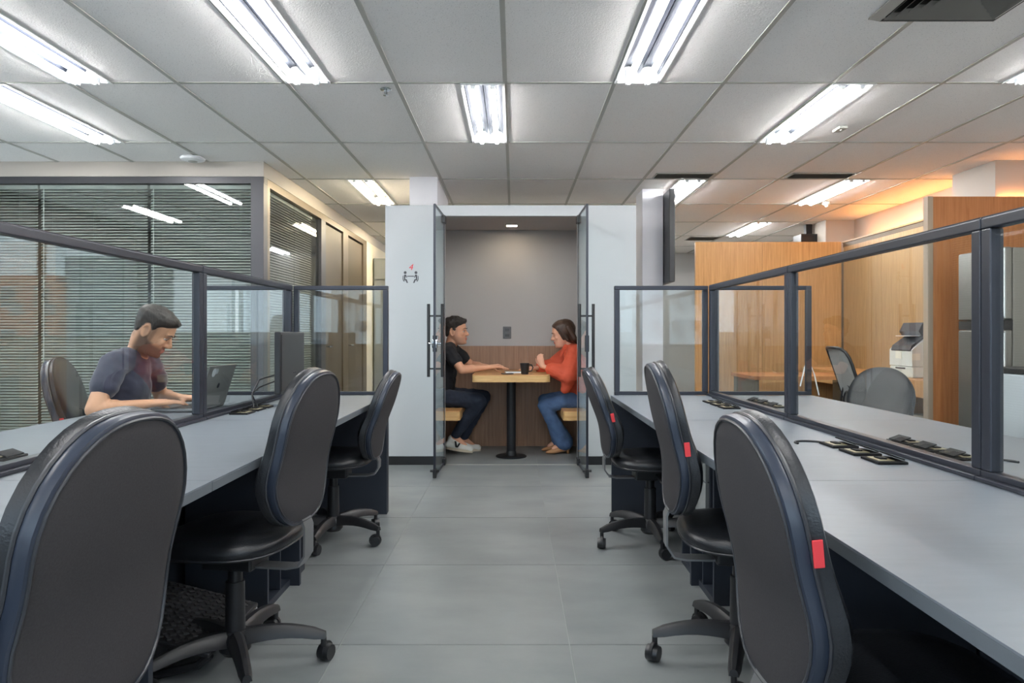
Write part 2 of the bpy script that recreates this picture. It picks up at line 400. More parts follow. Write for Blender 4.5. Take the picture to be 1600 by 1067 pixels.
# wall_left with a strip window, wall_rear with strip window (behind the viewpoint)
wl = struct('wall_left', MB().box(-5.4, -5.3, -4.5, 12.5, 0, 1.08).box(-5.4, -5.3, -4.5, 12.5, 2.3, CZ+.1).box(-5.4, -5.3, 5.9, 12.5, 1.08, 2.3), M_bulk)
wr = struct('wall_rear', MB().box(-5.4, 5.4, -4.6, -4.5, 0, .9).box(-5.4, 5.4, -4.6, -4.5, 2.4, CZ+.1), M_bulk)
w1 = sroot('window_1')
MB().box(-5.37, -5.35, -4.5, 5.9, 1.08, 2.3).build('pane', M_glassl, w1)
f = MB()
for y in (-4.45, -2.4, -.35, 1.7, 3.8, 5.86): f.box(-5.39, -5.33, y-.025, y+.025, 1.08, 2.3)
f.box(-5.39, -5.33, -4.5, 5.9, 1.08, 1.12).box(-5.39, -5.33, -4.5, 5.9, 2.26, 2.3); f.build('window_frame', M_frame2, w1)
w2 = sroot('window_2')
MB().box(-5.3, 4.29, -4.57, -4.55, .9, 2.4).build('pane', M_glassw, w2)
f = MB()
for k in range(8): x = -5.25+k*1.36; f.box(x-.03, x+.03, -4.59, -4.52, .9, 2.4)
f.box(-5.3, 4.29, -4.59, -4.52, .9, .95).box(-5.3, 4.29, -4.59, -4.52, 2.35, 2.4); f.build('window_frame', M_frame2, w2)

# --- glass room on the left: front at D 5.87, side at x -2.086
GXC, GYF = -2.086, 5.87
struct('trim_1', MB().box(-5.3, GXC, GYF, GYF+.16, 2.455, CZ+.02).box(GXC-.16, GXC, GYF+.16, 12.5, 2.455, CZ+.02), M_bulk)
struct('wall_glass_room_end', MB().box(GXC-.12, GXC, 9.98, 12.5, 0, 2.455), M_cream)
struct('wall_glass_room_back', MB().box(-5.3, GXC-.12, 9.9, 10, 0, CZ), M_back)
g1 = sroot('window_3')
f = MB().box(-5.3, GXC, GYF+.01, GYF+.09, 2.40, 2.455).box(-5.3, GXC, GYF+.01, GYF+.09, 0, .08)
f.build('head_rail', M_frame2, g1)
MB().box(GXC-.11, GXC-.002, GYF, GYF+.10, 0, 2.455, .004).build('corner_post', M_frame2, g1)
for a, b in ((-5.3, -4.0), (-3.99, -3.075), (-3.07, GXC-.11)):
    MB().box(a, b, GYF+.03, GYF+.038, .08, 2.40).build('pane', M_glassr, g1)
g2 = sroot('window_4')
def side(y0, y1, z0, z1, m, name, x0=-.07, x1=-.003): return MB().box(GXC+x0, GXC+x1, y0, y1, z0, z1).build(name, m, g2)
side(GYF+.10, 9.98, 2.39, 2.455, M_frame_lit, 'head_rail'); side(GYF+.10, 7.64, 0, .08, M_frame_lit, 'sill_rail')
side(GYF+.10, GYF+.16, .08, 2.39, M_frame_lit, 'post'); side(7.64, 7.82, 0, 2.39, M_frame2, 'post')
side(8.62, 8.88, 0, 2.39, M_frame_lit, 'post'); side(9.76, 9.98, 0, 2.39, M_frame_lit, 'post')
side(GYF+.16, 6.79, .08, 2.39, M_glassr, 'pane', -.04, -.032); side(6.795, 7.64, .08, 2.39, M_glassr, 'pane', -.04, -.032)
for k, (a, b) in enumerate(((7.83, 8.61), (8.89, 9.75))):
    d = sroot('door_%d' % (k+1)); MB().box(GXC-.06, GXC-.02, a, b, .01, 2.37, .003).build('door_leaf', M_brown, d)
    MB().cyl((GXC-.02, a+.08, 1.0), (GXC+.02, a+.08, 1.0), .01).box(GXC+.012, GXC+.024, a+.07, a+.19, .99, 1.01, .003).build('door_handle', M_chrome, d)
# blinds: every slat a part (shared mesh)
def blind(label, p0, along, n, w):
    t = thing('venetian_blind', label, 'blind', p0, 0 if along == 'x' else PI/2, 'venetian blinds of the glass room')
    MB().box(0, w, -.015, .015, 2.36, 2.395, .003).build('head_box', M_slat, t)
    sl = None
    ang = R(37)
    for k in range(n):
        z = 2.345-k*.0243
        if sl is None:
            pr = []
            for q in range(4):
                u = -1+2*q/3; pr.append((u*.0125*math.cos(ang), u*.0125*math.sin(ang)+.0012*(1-u*u)))
            pr2 = [(a, b+.0006) for a, b in pr[::-1]]
            sl = MB().prism([(a, b) for a, b in pr+pr2], .004, w-.004, 'x').build('slat', M_slat, t); sl.location = (0, 0, z)
        else: inst(sl, 'slat', t, (0, 0, z))
    zb = 2.345-n*.0243
    MB().box(.002, w-.002, -.012, .012, zb-.012, zb, .003).build('bottom_rail', M_slat, t)
    for x in (w*.12, w*.5, w*.88):
        MB().cyl((x, -.013, zb), (x, -.013, 2.36), .0012, n=5).cyl((x, .013, zb), (x, .013, 2.36), .0012, n=5).build('ladder_cord', M_slat, t)
    MB().cyl((w*.04, -.02, .9), (w*.04, -.02, 2.36), .003, n=6).build('wand', M_lampw, t)
    return t
blind('venetian blind behind the front glass at the left photo edge', (-5.28, GYF+.07, 0), 'x', 94, 1.27)
blind('venetian blind behind the front glass above and left of the man in navy', (-3.99, GYF+.07, 0), 'x', 94, .905)
blind('venetian blind behind the front glass next to the dark corner post', (-3.065, GYF+.07, 0), 'x', 94, .86)
blind('venetian blind behind the side glass facing the aisle', (GXC-.075, GYF+.18, 0), 'y', 94, 1.44)
# grey cabinet in the corridor
t = thing('tall_cabinet', 'tall grey two door cabinet at the end of the corridor left of the booth', 'cabinet', (-2.07, 10.4, 0))
MB().box(0, 1.0, 0, .5, 0, 2.26, .003).build('body', M_draw, t)
for k in (0, 1):
    d = MB().box(.01+k*.495, .49+k*.495, -.02, 0, .08, 1.93, .003).build('door', M_draw, t); MB().box(.44+k*.06, .45+k*.06, -.04, -.02, 1.0, 1.15, .002).build('handle', M_chrome, d)
    MB().box(.01+k*.495, .49+k*.495, -.02, 0, 1.95, 2.24, .003).build('top_door', M_draw, t)

# --- booth
BY = 6.147; BX0, BX1 = -1.123, 1.067; BZ = 2.265; OX0, OX1, OZ = -.605, .557, 2.172; BB = 7.19
bt = sroot('wall_booth')
MB().box(BX0, OX0, BY, BY+.06, 0, BZ).box(OX1, BX1, BY, BY+.06, 0, BZ).box(OX0, OX1, BY, BY+.06, OZ, BZ).build('front_panel', M_white, bt)
MB().box(BX0, BX0+.06, BY+.06, BB+.06, 0, BZ).build('side_panel', M_white, bt)
MB().box(BX1-.06, BX1, BY+.06, BB+.06, 0, BZ).build('side_panel', M_white, bt)
MB().box(BX0+.06, BX1-.06, BB, BB+.06, 0, BZ).build('back_panel', M_grayw, bt)
MB().box(BX0+.06, BX1-.06, BY+.06, BB, 2.20, BZ).build('roof_panel', M_grayw, bt)
MB().box(BX0+.06, BX0+.066, BY+.06, BB, 1.02, 2.2).build('side_lining', M_grayw, bt)
MB().box(BX1-.066, BX1-.06, BY+.06, BB, 1.02, 2.2).build('side_lining', M_grayw, bt)
# wainscot of separate wood boards
xs = [BX0+.06, -.42, .14, .60, BX1-.06]
for a, b in zip(xs[:-1], xs[1:]): MB().box(a+.0004, b-.0004, BB-.018, BB, .0, 1.02, .001).build('wood_panel', M_woodb, bt)
MB().box(BX0+.06, BX0+.075, BY+.06, BB-.018, 0, 1.02, .001).build('wood_panel', M_woodb, bt)
MB().box(BX1-.075, BX1-.06, BY+.06, BB-.018, 0, 1.02, .001).build('wood_panel', M_woodb, bt)
struct('baseboard_booth', MB().box(BX0-.002, OX0, BY-.012, BY-.0005, 0, .075, .002).box(OX1, BX1, BY-.012, BY-.0005, 0, .075, .002), M_black)
struct('trim_6', MB().box(OX0, OX1, BY-.004, BY+.018, -.002, .0015), M_rail)
struct('trim_2', MB().box(-.954, -.70, 6.44, 7.5, BZ, CZ+.02), M_column)   # column over the booth
struct('trim_3', MB().box(1.275, 1.478, 6.98, 7.34, 0, CZ+.02), M_column)   # column right of the booth
# booth lamp
t = thing('recessed_spotlight', 'small square downlight glowing in the booth ceiling', 'spotlight', (-.02, 6.86, 2.20))
MB().box(-.06, .06, -.045, -.035, -.006, 0).box(-.06, .06, .035, .045, -.006, 0).box(-.06, -.05, -.035, .035, -.006, 0).box(.05, .06, -.035, .035, -.006, 0).build('frame', M_lampw, t)
MB().box(-.05, .05, -.035, .035, -.004, -.001).build('lens', mat('spot_lens', (255, 244, 225), .5, emit=((255, 232, 200), SPOT_POWER)), t)
# glass doors, opened towards the viewer
def gdoor(xh, sgn, label, mx):
    t = thing('glass_door', label, 'door', (xh, BY-.022, 0)); t['category'] = 'glass door'
    dx = -.018*sgn*-1
    W_ = .57; dirv = Vector((dx/.57*1, -1, 0)).normalized()
    ang = math.atan2(dirv.y, dirv.x); t.rotation_euler = (0, 0, ang)
    # local x runs from hinge to free edge
    MB().box(0, W_, -.005, .005, .02, 2.16).build('pane', M_glassd, t)
    MB().box(W_-.004, W_+.006, -.009, .009, .02, 2.165).box(-.006, .004, -.006, .006, .02, 2.165).box(0, W_, -.007, .007, 2.155, 2.17).box(0, W_, -.007, .007, .012, .035).build('edge_profile', M_frame, t)
    MB().box(-.03, .07, -.018, .018, 2.10, 2.165, .004).box(-.03, .07, -.018, .018, .01, .065, .004).build('hinge', M_black, t)
    MB().box(W_-.05, W_+.012, -.014, .014, .005, .075, .004).cyl((W_-.005, -.035, .06), (W_-.005, .035, .06), .010, n=10).build('floor_bolt', M_black, t)
    for s in (-1, 1):
        h = MB().cyl((W_-.045, s*.055, .80), (W_-.045, s*.055, 1.38), .0125, n=14).build('handle', M_black, t, True)
    MB().cyl((W_-.045, -.055, .865), (W_-.045, .055, .865), .007, n=10).cyl((W_-.045, -.055, 1.285), (W_-.045, .055, 1.285), .007, n=10).build('handle_rod', M_black, t, True)
    lk = MB().box(W_-.03, W_+.0, -.016, .016, 1.0, 1.13, .003).build('lock', M_black, t)
    if sgn < 0: MB().box(W_-.035, W_+.004, -.02, .02, 1.03, 1.10, .004).cyl((W_-.015, -.05, 1.066), (W_-.015, .05, 1.066), .009, n=12).build('lock_cylinder', M_chrome, t, True)
gdoor(-.608, -1, 'open glass door of the booth in front of the man, with chrome lock', 0)
gdoor(.560, 1, 'open glass door of the booth in front of the woman in orange', 0)
# switch plate
t = thing('wall_socket', 'dark grey socket plate on the booth back wall above the table', 'socket', (-.07, BB, 1.155))
MB().box(-.042, .042, -.009, 0, -.062, .062, .004).build('plate', mat('socket_grey', (92, 94, 98), .5), t)
for z in (.028, -.028): MB().box(-.022, .022, -.013, -.008, z-.014, z+.014, .003).build('outlet', mat('socket_dark', (60, 61, 64), .4), t)
# sign
t = thing('room_sign', 'red number 4 over two black seated figures on the booth wall', 'sign', (-.902, BY-.001, 1.655))
cu = bpy.data.curves.new('sign_digit', 'FONT'); cu.body = '4'; cu.size = .075; cu.extrude = .0015; cu.shear = .25; cu.align_x = 'CENTER'
cu.materials.append(M_red); _tmp = bpy.data.objects.new('tmp', cu); C.objects.link(_tmp); bpy.context.view_layer.update(); _me = bpy.data.meshes.new_from_object(_tmp.evaluated_get(bpy.context.evaluated_depsgraph_get())); bpy.data.objects.remove(_tmp)
o = bpy.data.objects.new('sign_digit', _me); C.objects.link(o); o.rotation_euler = (R(90), 0, 0); o.location = (0, 0, .045); o.parent = t
for s in (-1, 1):
    g = MB(); X = lambda x: s*x
    g.cyl((X(.047), 0, .022), (X(.047), -.002, .022), .0125, n=14)
    g.prism([(X(a), b) for a, b in ((.053, .004), (.040, .004), (.030, -.020), (.034, -.024), (.044, -.010), (.046, -.034), (.058, -.034), (.058, -.002))], -.002, 0)
    g.prism([(X(a), b) for a, b in ((.058, -.034), (.034, -.036), (.022, -.068), (.034, -.068), (.044, -.046), (.058, -.046))], -.002, 0)
    g.prism([(X(a), b) for a, b in ((.064, -.006), (.069, -.006), (.069, -.040), (.060, -.056), (.050, -.056), (.062, -.040))], -.002, 0)
    g.build('sign_figure', M_frame2, t)
MB().box(-.03, .03, -.002, 0, -.014, -.006).build('sign_table', M_frame2, t)
# booth table
t = thing('booth_table', 'wood topped booth table on a black round pedestal between the two people', 'table', (-.025, 6.68, 0))
def rrect(x0, x1, y0, y1, r, n=6, back=False):
    pts = []
    for cx, cy, a0 in ((x1-r, y1-r, 0), (x0+r, y1-r, 90), (x0+r, y0+r, 180), (x1-r, y0+r, 270)):
        for k in range(n+1): a = R(a0+90*k/n); pts.append((cx+r*math.cos(a), cy+r*math.sin(a)))
    return pts
MB().prism(rrect(-.345, .345, -.48, .47, .05), .716, .772, 'z').build('edge_band', M_woode, t, True)
MB().prism(rrect(-.345, .345, -.48, .47, .05), .7722, .778, 'z').build('tabletop', M_woodt, t, True)
MB().cyl((0, -.12, .012), (0, -.12, .716), .042, n=24).lathe([(.001, .0), (.143, .0), (.143, .008), (.13, .014), (.001, .015)], (0, -.12, 0), 36).lathe([(.042, .012), (.05, .013), (.044, .05), (.042, .055)], (0, -.12, 0)).build('pedestal', M_blackm, t, True)
for s, lab in ((-1, 'wooden booth bench under the man in black'), (1, 'wooden booth bench under the woman in orange')):
    x0, x1 = (BX0+.076, -.48) if s < 0 else (.437, BX1-.076)
    t = thing('bench', lab, 'bench', ((x0+x1)/2, 6.7, 0), 0, 'booth benches'); w = x1-x0
    MB().prism(rrect(-w/2, w/2, -.45, .45, .03), .372, .448, 'z').build('edge_band', M_woode, t, True)
    MB().prism(rrect(-w/2, w/2, -.45, .45, .03), .4482, .455, 'z').build('seat_board', M_woodt, t, True)
    MB().box(-w/2 if s < 0 else w/2-.04, -w/2+.04 if s < 0 else w/2, -.42, .42, 0, .372, .002).build('support', M_woodb, t)

# --- television on the column side
t = thing('television', 'thin black television seen edge-on beside the grey column', 'television', (1.478, 7.0, 1.64))
MB().box(.006, .06, -.28, .5, 0, .0+.89, .006).build('case', M_black, t)
MB().box(.06, .063, -.265, .485, .015, .875).build('screen', mat('screen_black', (12, 13, 15), .15), t)
MB().box(.001, .006, .0, .2, .3, .6).build('wall_mount', M_blackm, t)

# --- wood volumes on the right
WZ = 2.26
wp = thing('oak_screen_wall', 'far flat oak wall panel facing the desks, behind the mesh chair', 'wall panel', (0, 8.55, 0))
for a, b in ((2.207, 3.02), (3.02, 3.98)): MB().box(a, b-.003, 0, .05, 0, WZ, .002).build('wood_panel', M_wood, wp)
wp = thing('oak_cupboard_wall', 'tall pale oak cupboard wall receding behind the printer', 'cupboard', (3.98, 5.80, 0))
for a, b in ((0, .98), (.98, 1.82), (1.82, 2.70)):
    d = MB().box(0, .03, a+.002, b-.002, .0, WZ-.07, .002).build('door', M_woodl, wp)
MB().box(.0, .30, 0, 2.74, WZ-.018, WZ, .001).build('top_board', M_woodl, wp)
MB().box(.012, .02, 0, 2.74, WZ-.07, WZ-.018).build('shadow_gap', M_brown, wp)
wp = thing('red_oak_partition', 'near reddish oak wall end behind the refrigerator', 'wall panel', (3.37, 5.73, 0))
MB().box(0, .92, 0, .05, 0, WZ, .001).build('wood_panel', M_woodr, wp)
MB().box(-.004, .04, -.004, .06, 0, WZ+.002, .001).build('end_trim', mat('panel_end', (150, 134, 116), .5), wp)
struct('trim_4', MB().box(3.98, XW, 5.82, 6.39, WZ+.002, CZ+.02), M_bulk)
struct('trim_5', MB().box(3.93, XW, 8.87, 9.4, 0, CZ+.02), M_bulk)
t = thing('cove_light', 'warm light strip lying on top of the pale oak cupboards', 'light strip', (0, 0, WZ+.002))
MB().box(4.17, 4.185, 6.45, 8.5, 0, .012).build('led_strip', mat('cove_led', (255, 190, 120), .5, emit=((255, 168, 92), COVE_POWER*3)), t)
MB().box(4.165, 4.19, 6.45, 8.5, -.001, .0).build('channel', M_lampw, t)
t = thing('cove_light', 'warm light strip glowing behind the near reddish oak wall top', 'light strip', (0, 0, WZ+.002))
MB().box(4.0, 4.25, 5.785, 5.80, -.015, .002).build('led_strip', MATS['cove_led'], t)
MB().box(3.5, 4.25, 5.785, 5.80, -.03, -.015).build('channel', M_lampw, t)
t = thing('speaker_box', 'black box shaped loudspeaker under the ceiling behind the far oak panel', 'loudspeaker', (3.72, 9.12, 2.24))
MB().box(0, .30, 0, .26, 0, .20, .006).build('case', M_black, t); MB().box(.02, .17, -.006, 0, .02, .18, .004).build('grille', M_blackm, t)
MB().box(.1, .18, .08, .16, .2, CZ-2.24).build('bracket', M_blackm, t)
# low grey wall far behind
struct('wall_far_office', MB().box(1.7, 5.4, 12.2, 12.3, 0, 2.2), M_back)
# ------------------------------------------------------------------ buildings outside the windows (seen as reflections)
def building(label, x0, x1, y, z0, z1, col, face, nx, nz, wcol=(60, 70, 80), depth=8, ac=True, sx=.45, sz=.5):
    t = thing('building', label, 'building', ((x0+x1)/2, y, z0)); w = x1-x0; h = z1-z0
    MB().box(-w/2, w/2, -depth, 0, 0, h).build('wall', mat('facade_%d_%d_%d' % col, col, .85, var=.05, vscale=1), t)
    mw = mat('facade_window', wcol, .25); ma = mat('facade_ac', (150, 152, 155), .7); mf = mat('facade_frame', (225, 226, 222), .6)
    win = None
    cw, ch = w/nx, h/nz
    for i in range(nx):
        for j in range(nz):
            x = -w/2+(i+.5)*cw; z = (j+.5)*ch
            if win is None:
                win = MB().box(-cw*sx/2, cw*sx/2, 0, .06, -ch*sz/2, ch*sz/2).build('window', mf, t); win.location = (x, 0, z)
                pn = MB().box(-cw*sx*.45, cw*sx*.45, .06, .08, -ch*sz*.42, ch*sz*.42).build('window_pane', mw, t); pn.location = (x, 0, z)
                u = MB().box(-cw*.14, cw*.14, 0, .5, -ch*.12, ch*.12).build('cooling_unit', ma, t); u.location = (x+cw*.3, 0, z-ch*.3)
            else:
                inst(win, 'window', t, (x, 0, z)); inst(pn, 'window_pane', t, (x, 0, z))
                if ac: inst(u, 'cooling_unit', t, (x+cw*.3, 0, z-ch*.3))
    if face: t.rotation_euler = (0, 0, face)
    return t
building('orange brick tower outside the windows, mirrored at left in the glass room front', -35.5, -29.2, -33.3, -20, 4.9, (188, 116, 84), 0, 3, 9)
building('dark grey tower next to the brick tower, mirrored in the glass room front', -29.2, -26.0, -34, -20, 6.2, (92, 94, 100), 0, 2, 9, ac=False)
building('white apartment block outside the rear windows, mirrored in the left end screen', -20.5, -13.3, -70, -20, 30, (214, 214, 208), 0, 3, 17)
building('white tower outside the rear windows, mirrored in the right end screen', 12.5, 21.5, -70, -20, 30, (212, 214, 212), 0, 4, 17)
building('long low city block on the horizon outside the windows', -90, 90, -110, -20, 1.5, (150, 140, 128), 0, 30, 5, ac=False)
building('grey office slab far outside the windows', 34, 48, -60, -20, 12, (140, 150, 160), 0, 6, 12, ac=False)
# ------------------------------------------------------------------ desks and glass screens
DB = (.55, 1.87, 3.19, 4.48)
RX, LX = 1.256, -1.424
desk_words = {('r', 0): 'nearest grey desk top of the row right of the aisle, cut by the photo corner', ('r', 1): 'grey desk right of the aisle, with three flip up sockets and a chair before it', ('r', 2): 'farthest grey desk of the row right of the aisle, beside the booth',
 ('l', 0): 'nearest grey desk left of the aisle, behind the largest chair', ('l', 1): 'grey desk left of the aisle, in front of the man in navy', ('l', 2): 'farthest grey desk left of the aisle, with the black monitor',
 ('ro', 0): 'grey desk beyond the glass screen at the right photo edge', ('ro', 1): 'grey desk beyond the right glass screen, with three open sockets', ('ro', 2): 'grey desk beyond the right glass screen, before the padded black chair',
 ('lo', 0): 'grey desk beyond the left glass screen at the left photo edge', ('lo', 1): 'grey desk beyond the left glass screen, left of the elbow of the man in navy', ('lo', 2): 'grey desk the man in navy leans on, with the laptop'}
def desk(key, i, xa, xb):
    y0, y1 = DB[i], DB[i+1]
    t = thing('desk', desk_words[(key, i)], 'desk', ((xa+xb)/2, (y0+y1)/2, 0), 0, 'grey office desks')
    w = (xb-xa)/2-.001; h = (y1-y0)/2-.001; s = 1 if abs(xa) < abs(xb) else -1
    outer = -w if (abs(xa) < abs(xb)) == (xa > 0) else w      # aisle side edge in local x
    if key in ('ro', 'lo'): pass
    MB().box(-w, w, -h, h, .747, .751).build('desktop', M_desk, t)
    MB().box(-w, w, -h, h, .722, .7465, .001).build('edge_band', M_edge, t)
    return t, w, h
def under(t, w, h, side_, last):
    # side_ = +1 when the screen plane lies at local +x
    sx = side_*w
    MB().box(sx-side_*.03, sx-side_*.012, -h+.02, h-.02, .04, .72).build('modesty_panel', M_navy, t)
    MB().box(sx-side_*.45, sx-side_*.03, -h, -h+.024, 0, .72).build('leg_panel', M_navy, t)
    if last: MB().box(-w+.003, w-.003, h-.026, h-.001, 0, .72).build('end_panel', M_navy, t)
for i in range(3):
    t, w, h = desk('r', i, .615, RX-.001); under(t, w, h, 1, i == 2)
    t, w, h = desk('ro', i, RX+.001, 1.897); under(t, w, h, -1, i == 2)
    t, w, h = desk('l', i, LX+.001, -.80); under(t, w, h, -1, i == 2)
    t, w, h = desk('lo', i, -2.05, LX-.001); under(t, w, h, 1, i == 2)
def vscreen(x, y0, y1, label):
    t = thing('desk_screen', label, 'glass screen', (x, y0, .752), 0, 'glass screens along the desks'); L = y1-y0-.003; T = .018
    MB().box(-.034, .034, 0, L, 0, .012, .002).box(-T, T, 0, L, .012, .028, .002).build('bottom_rail', M_frame, t)
    MB().box(-T, T, 0, L, .665, .695, .004).box(-T*.8, T*.8, 0, L, .695, .699).build('top_rail', M_frame, t)
    for a in (0, L-.038): MB().box(-T, T, a, a+.038, .028, .665, .004).build('post', M_frame, t)
    MB().box(-.004, .004, .038, L-.038, .028, .665).build('pane', M_glass, t)
def hscreen(x0, x1, y, label):
    t = thing('end_screen', label, 'glass screen', (x0, y, .752), 0, 'glass screens at the desk ends'); L = x1-x0; T = .018
    for z0, z1, n in ((0, .022, 'bottom_rail'), (.670, .696, 'top_rail')): MB().box(0, L, -T, T, z0, z1, .003).build(n, M_frame, t)
    for a in (0, L-.032): MB().box(a, a+.032, -T, T, .022, .670, .003).build('post', M_frame, t)
    MB().box(.032, L-.032, -.004, .004, .022, .670).build('pane', M_glass, t)
    return t
scr = ['nearest glass screen along the %s desks, cut by the photo edge', 'middle glass screen along the %s desks', 'farthest glass screen along the %s desks, next to the corner post']
for i in range(3):
    vscreen(RX, DB[i], DB[i+1], scr[i] % 'right'); vscreen(LX, DB[i], DB[i+1], scr[i] % 'left')
e1 = hscreen(-1.405, -.803, 4.50, 'glass end screen left of the booth, on the aisle side of the left desks')
e2 = hscreen(-2.045, -1.443, 4.50, 'glass end screen seen through the left desk screen, beside the glass room')
e3 = hscreen(.642, 1.237, 4.50, 'glass end screen right of the booth, on the aisle side of the right desks')
e4 = hscreen(1.275, 1.897, 4.50, 'glass end screen seen through the right desk screen, before the oak wall')
for t, x in ((e1, .60-.0), (e3, -.0)):   # long posts to the floor
    a = .602-.028 if t is e1 else 0
    MB().box(a, a+.028, -.018, .018, -.75, .0, .003).build('floor_post', M_frame, t)

# flip-up socket triples
def sockets(x, y, ang, label, n=3, sp=.15):
    for k in range(n):
        yy = y+(k-(n-1)/2)*sp
        q_ = ('nearest', 'middle', 'farthest')[k] if n == 3 else ''
        t = thing('desk_socket', label.replace('desk socket', 'desk socket, '+q_+' of three', 1), 'desk socket', (x, yy, .751), ang, 'flip up sockets on the desks')
        MB().box(-.045, .045, -.055, .055, 0, .008, .002).build('rim', M_lid, t)
        MB().box(-.014, .034, -.036, .036, .008, .0095).build('recess', mat('socket_brass', (150, 140, 112), .4, .4), t)
        MB().obox((-.024, 0, .018), (.040, .078, .004), (0, R(-20), 0), .001).build('lid', M_lid, t)
        MB().box(.0, .022, -.02, .02, .0095, .014, .002).build('outlet', M_lid, t)
sockets(1.13, 2.30, PI, 'flip up desk socket on the near side of the right screen')
sockets(1.40, 2.36, 0, 'flip up desk socket seen through the right screen')
sockets(1.13, 3.85, PI, 'flip up desk socket near the far corner of the right desks')
sockets(1.40, 3.90, 0, 'flip up desk socket beyond the right screen, far end')
sockets(-1.33, 3.60, 0, 'flip up desk socket left of the aisle, before the monitor')
sockets(-1.60, 2.05, PI, 'flip up desk socket at the left photo edge')
for k, (x, y, s) in enumerate(((1.05, 2.50, 1), (1.47, 2.12, 1))):
    pts = [(x+.05*math.cos(a)*s, y+.045*math.sin(a), .7545) for a in [R(200*q/12) for q in range(13)]]
    tag(MB().tube(pts, .0035).build('cable_loop', M_black, smooth=True), ['short looped black cable beside the sockets, near side of the right screen', 'short looped black cable on the desk beyond the right screen'][k], 'cable', 'cable loops on the right desks')

# ------------------------------------------------------------------ storage under the desks
def storage(x_face, s, y0, y1, label, drawers):
    # face at x_face looking toward the aisle (s = +1: cabinet extends to +x)
    t = thing('under_desk_cabinet', label, 'cabinet', (x_face, y0, 0)); d = s*.34; L = y1-y0; th_ = .018
    B = lambda *a: MB().box(*a, .001)
    body = MB(); body.box(0, d, 0, th_, .0, .715, .001).box(0, d, L-th_, L, 0, .715, .001).box(0, d, th_, L-th_, .0, .03, .001).box(0, d, th_, L-th_, .697, .715, .001).box(d-s*.01, d, th_, L-th_, .03, .697)
    body.box(0, d, th_, L-th_, .30, .318, .001); body.build('carcass', M_navy, t)
    B(0, d*.95, L*.30, L*.30+.012, .03, .30).build('divider', M_navy, t)
    if drawers:
        B(0, d*.95, L*.10, L*.10+.014, .318, .697).build('divider', M_navy, t)
        for z0, z1 in ((.325, .50), (.506, .69)):
            dr = B(-s*.016, 0, L*.125, L-.02, z0, z1).build('drawer', M_draw, t)
            MB().cyl((-s*.026, L*.125+.07, z1-.04), (-s*.016, L*.125+.07, z1-.04), .010, n=12).build('lock', M_chrome, dr)
            if z0 > .5: MB().box(-s*.034, -s*.03, L*.125+.062, L*.125+.078, z1-.12, z1-.05, .001).cyl((-s*.032, L*.125+.07, z1-.125), (-s*.028, L*.125+.07, z1-.125), .011, n=10).build('key', M_black, dr)
    return t
storage(.838, 1, 2.95, 3.52, 'dark under-desk cabinet with two grey drawers and keys, right of the aisle', True)
storage(-1.015, -1, 2.90, 3.42, 'dark open under-desk cabinet behind the second chair left of the aisle', False)
tag(MB().box(.85, .93, 2.99, 3.05, .64, .696, .008).build('blue_box', mat('blue_purple', (60, 50, 150), .5)), 'tiny blue violet box inside the cabinet with grey drawers', 'box')
tag(MB().lathe([(.0, .05), (.022, .05), (.025, .055), (.025, .15), (.012, .17), (.012, .19), (0, .191)], (-1.08, 3.33, -.02)).build('orange_bottle', mat('orange_cap', (196, 110, 52), .5), smooth=True), 'small orange bottle standing in the open under-desk cabinet', 'bottle')
# footrest under left desk
t = thing('footrest', 'black footrest with a woven textured pad under the left desk', 'footrest', (-1.17, 2.52, 0), R(0))
rot = Euler((0, R(14), 0)).to_matrix().to_4x4()
MB().obox((0, 0, .13), (.36, .44, .02), rot, .006).build('board', M_plastic, t)
pad = MB()
for i in range(11):
    for j in range(14):
        c = rot @ Vector((-.15+i*.03, -.195+j*.03, .0)); pad.obox((c.x, c.y, c.z+.143), (.020, .014, .006), rot @ Matrix.Rotation(R(45 if (i+j) % 2 else -45), 4, 'Z'))
pd = pad.build('woven_pad', mat('woven_black', (52, 52, 54), .5), t); pd['kind'] = 'stuff'
for s in (-1, 1):
    MB().tube([(-.18, s*.2, .16), (-.14, s*.2, .06), (0, s*.2, .02), (.13, s*.2, .05), (.17, s*.2, .085)], .014).build('side_rocker', M_strip if s > 0 else M_plastic, t, True)
MB().cyl((0, -.2, .018), (0, .2, .018), .014).build('rod', M_plastic, t)

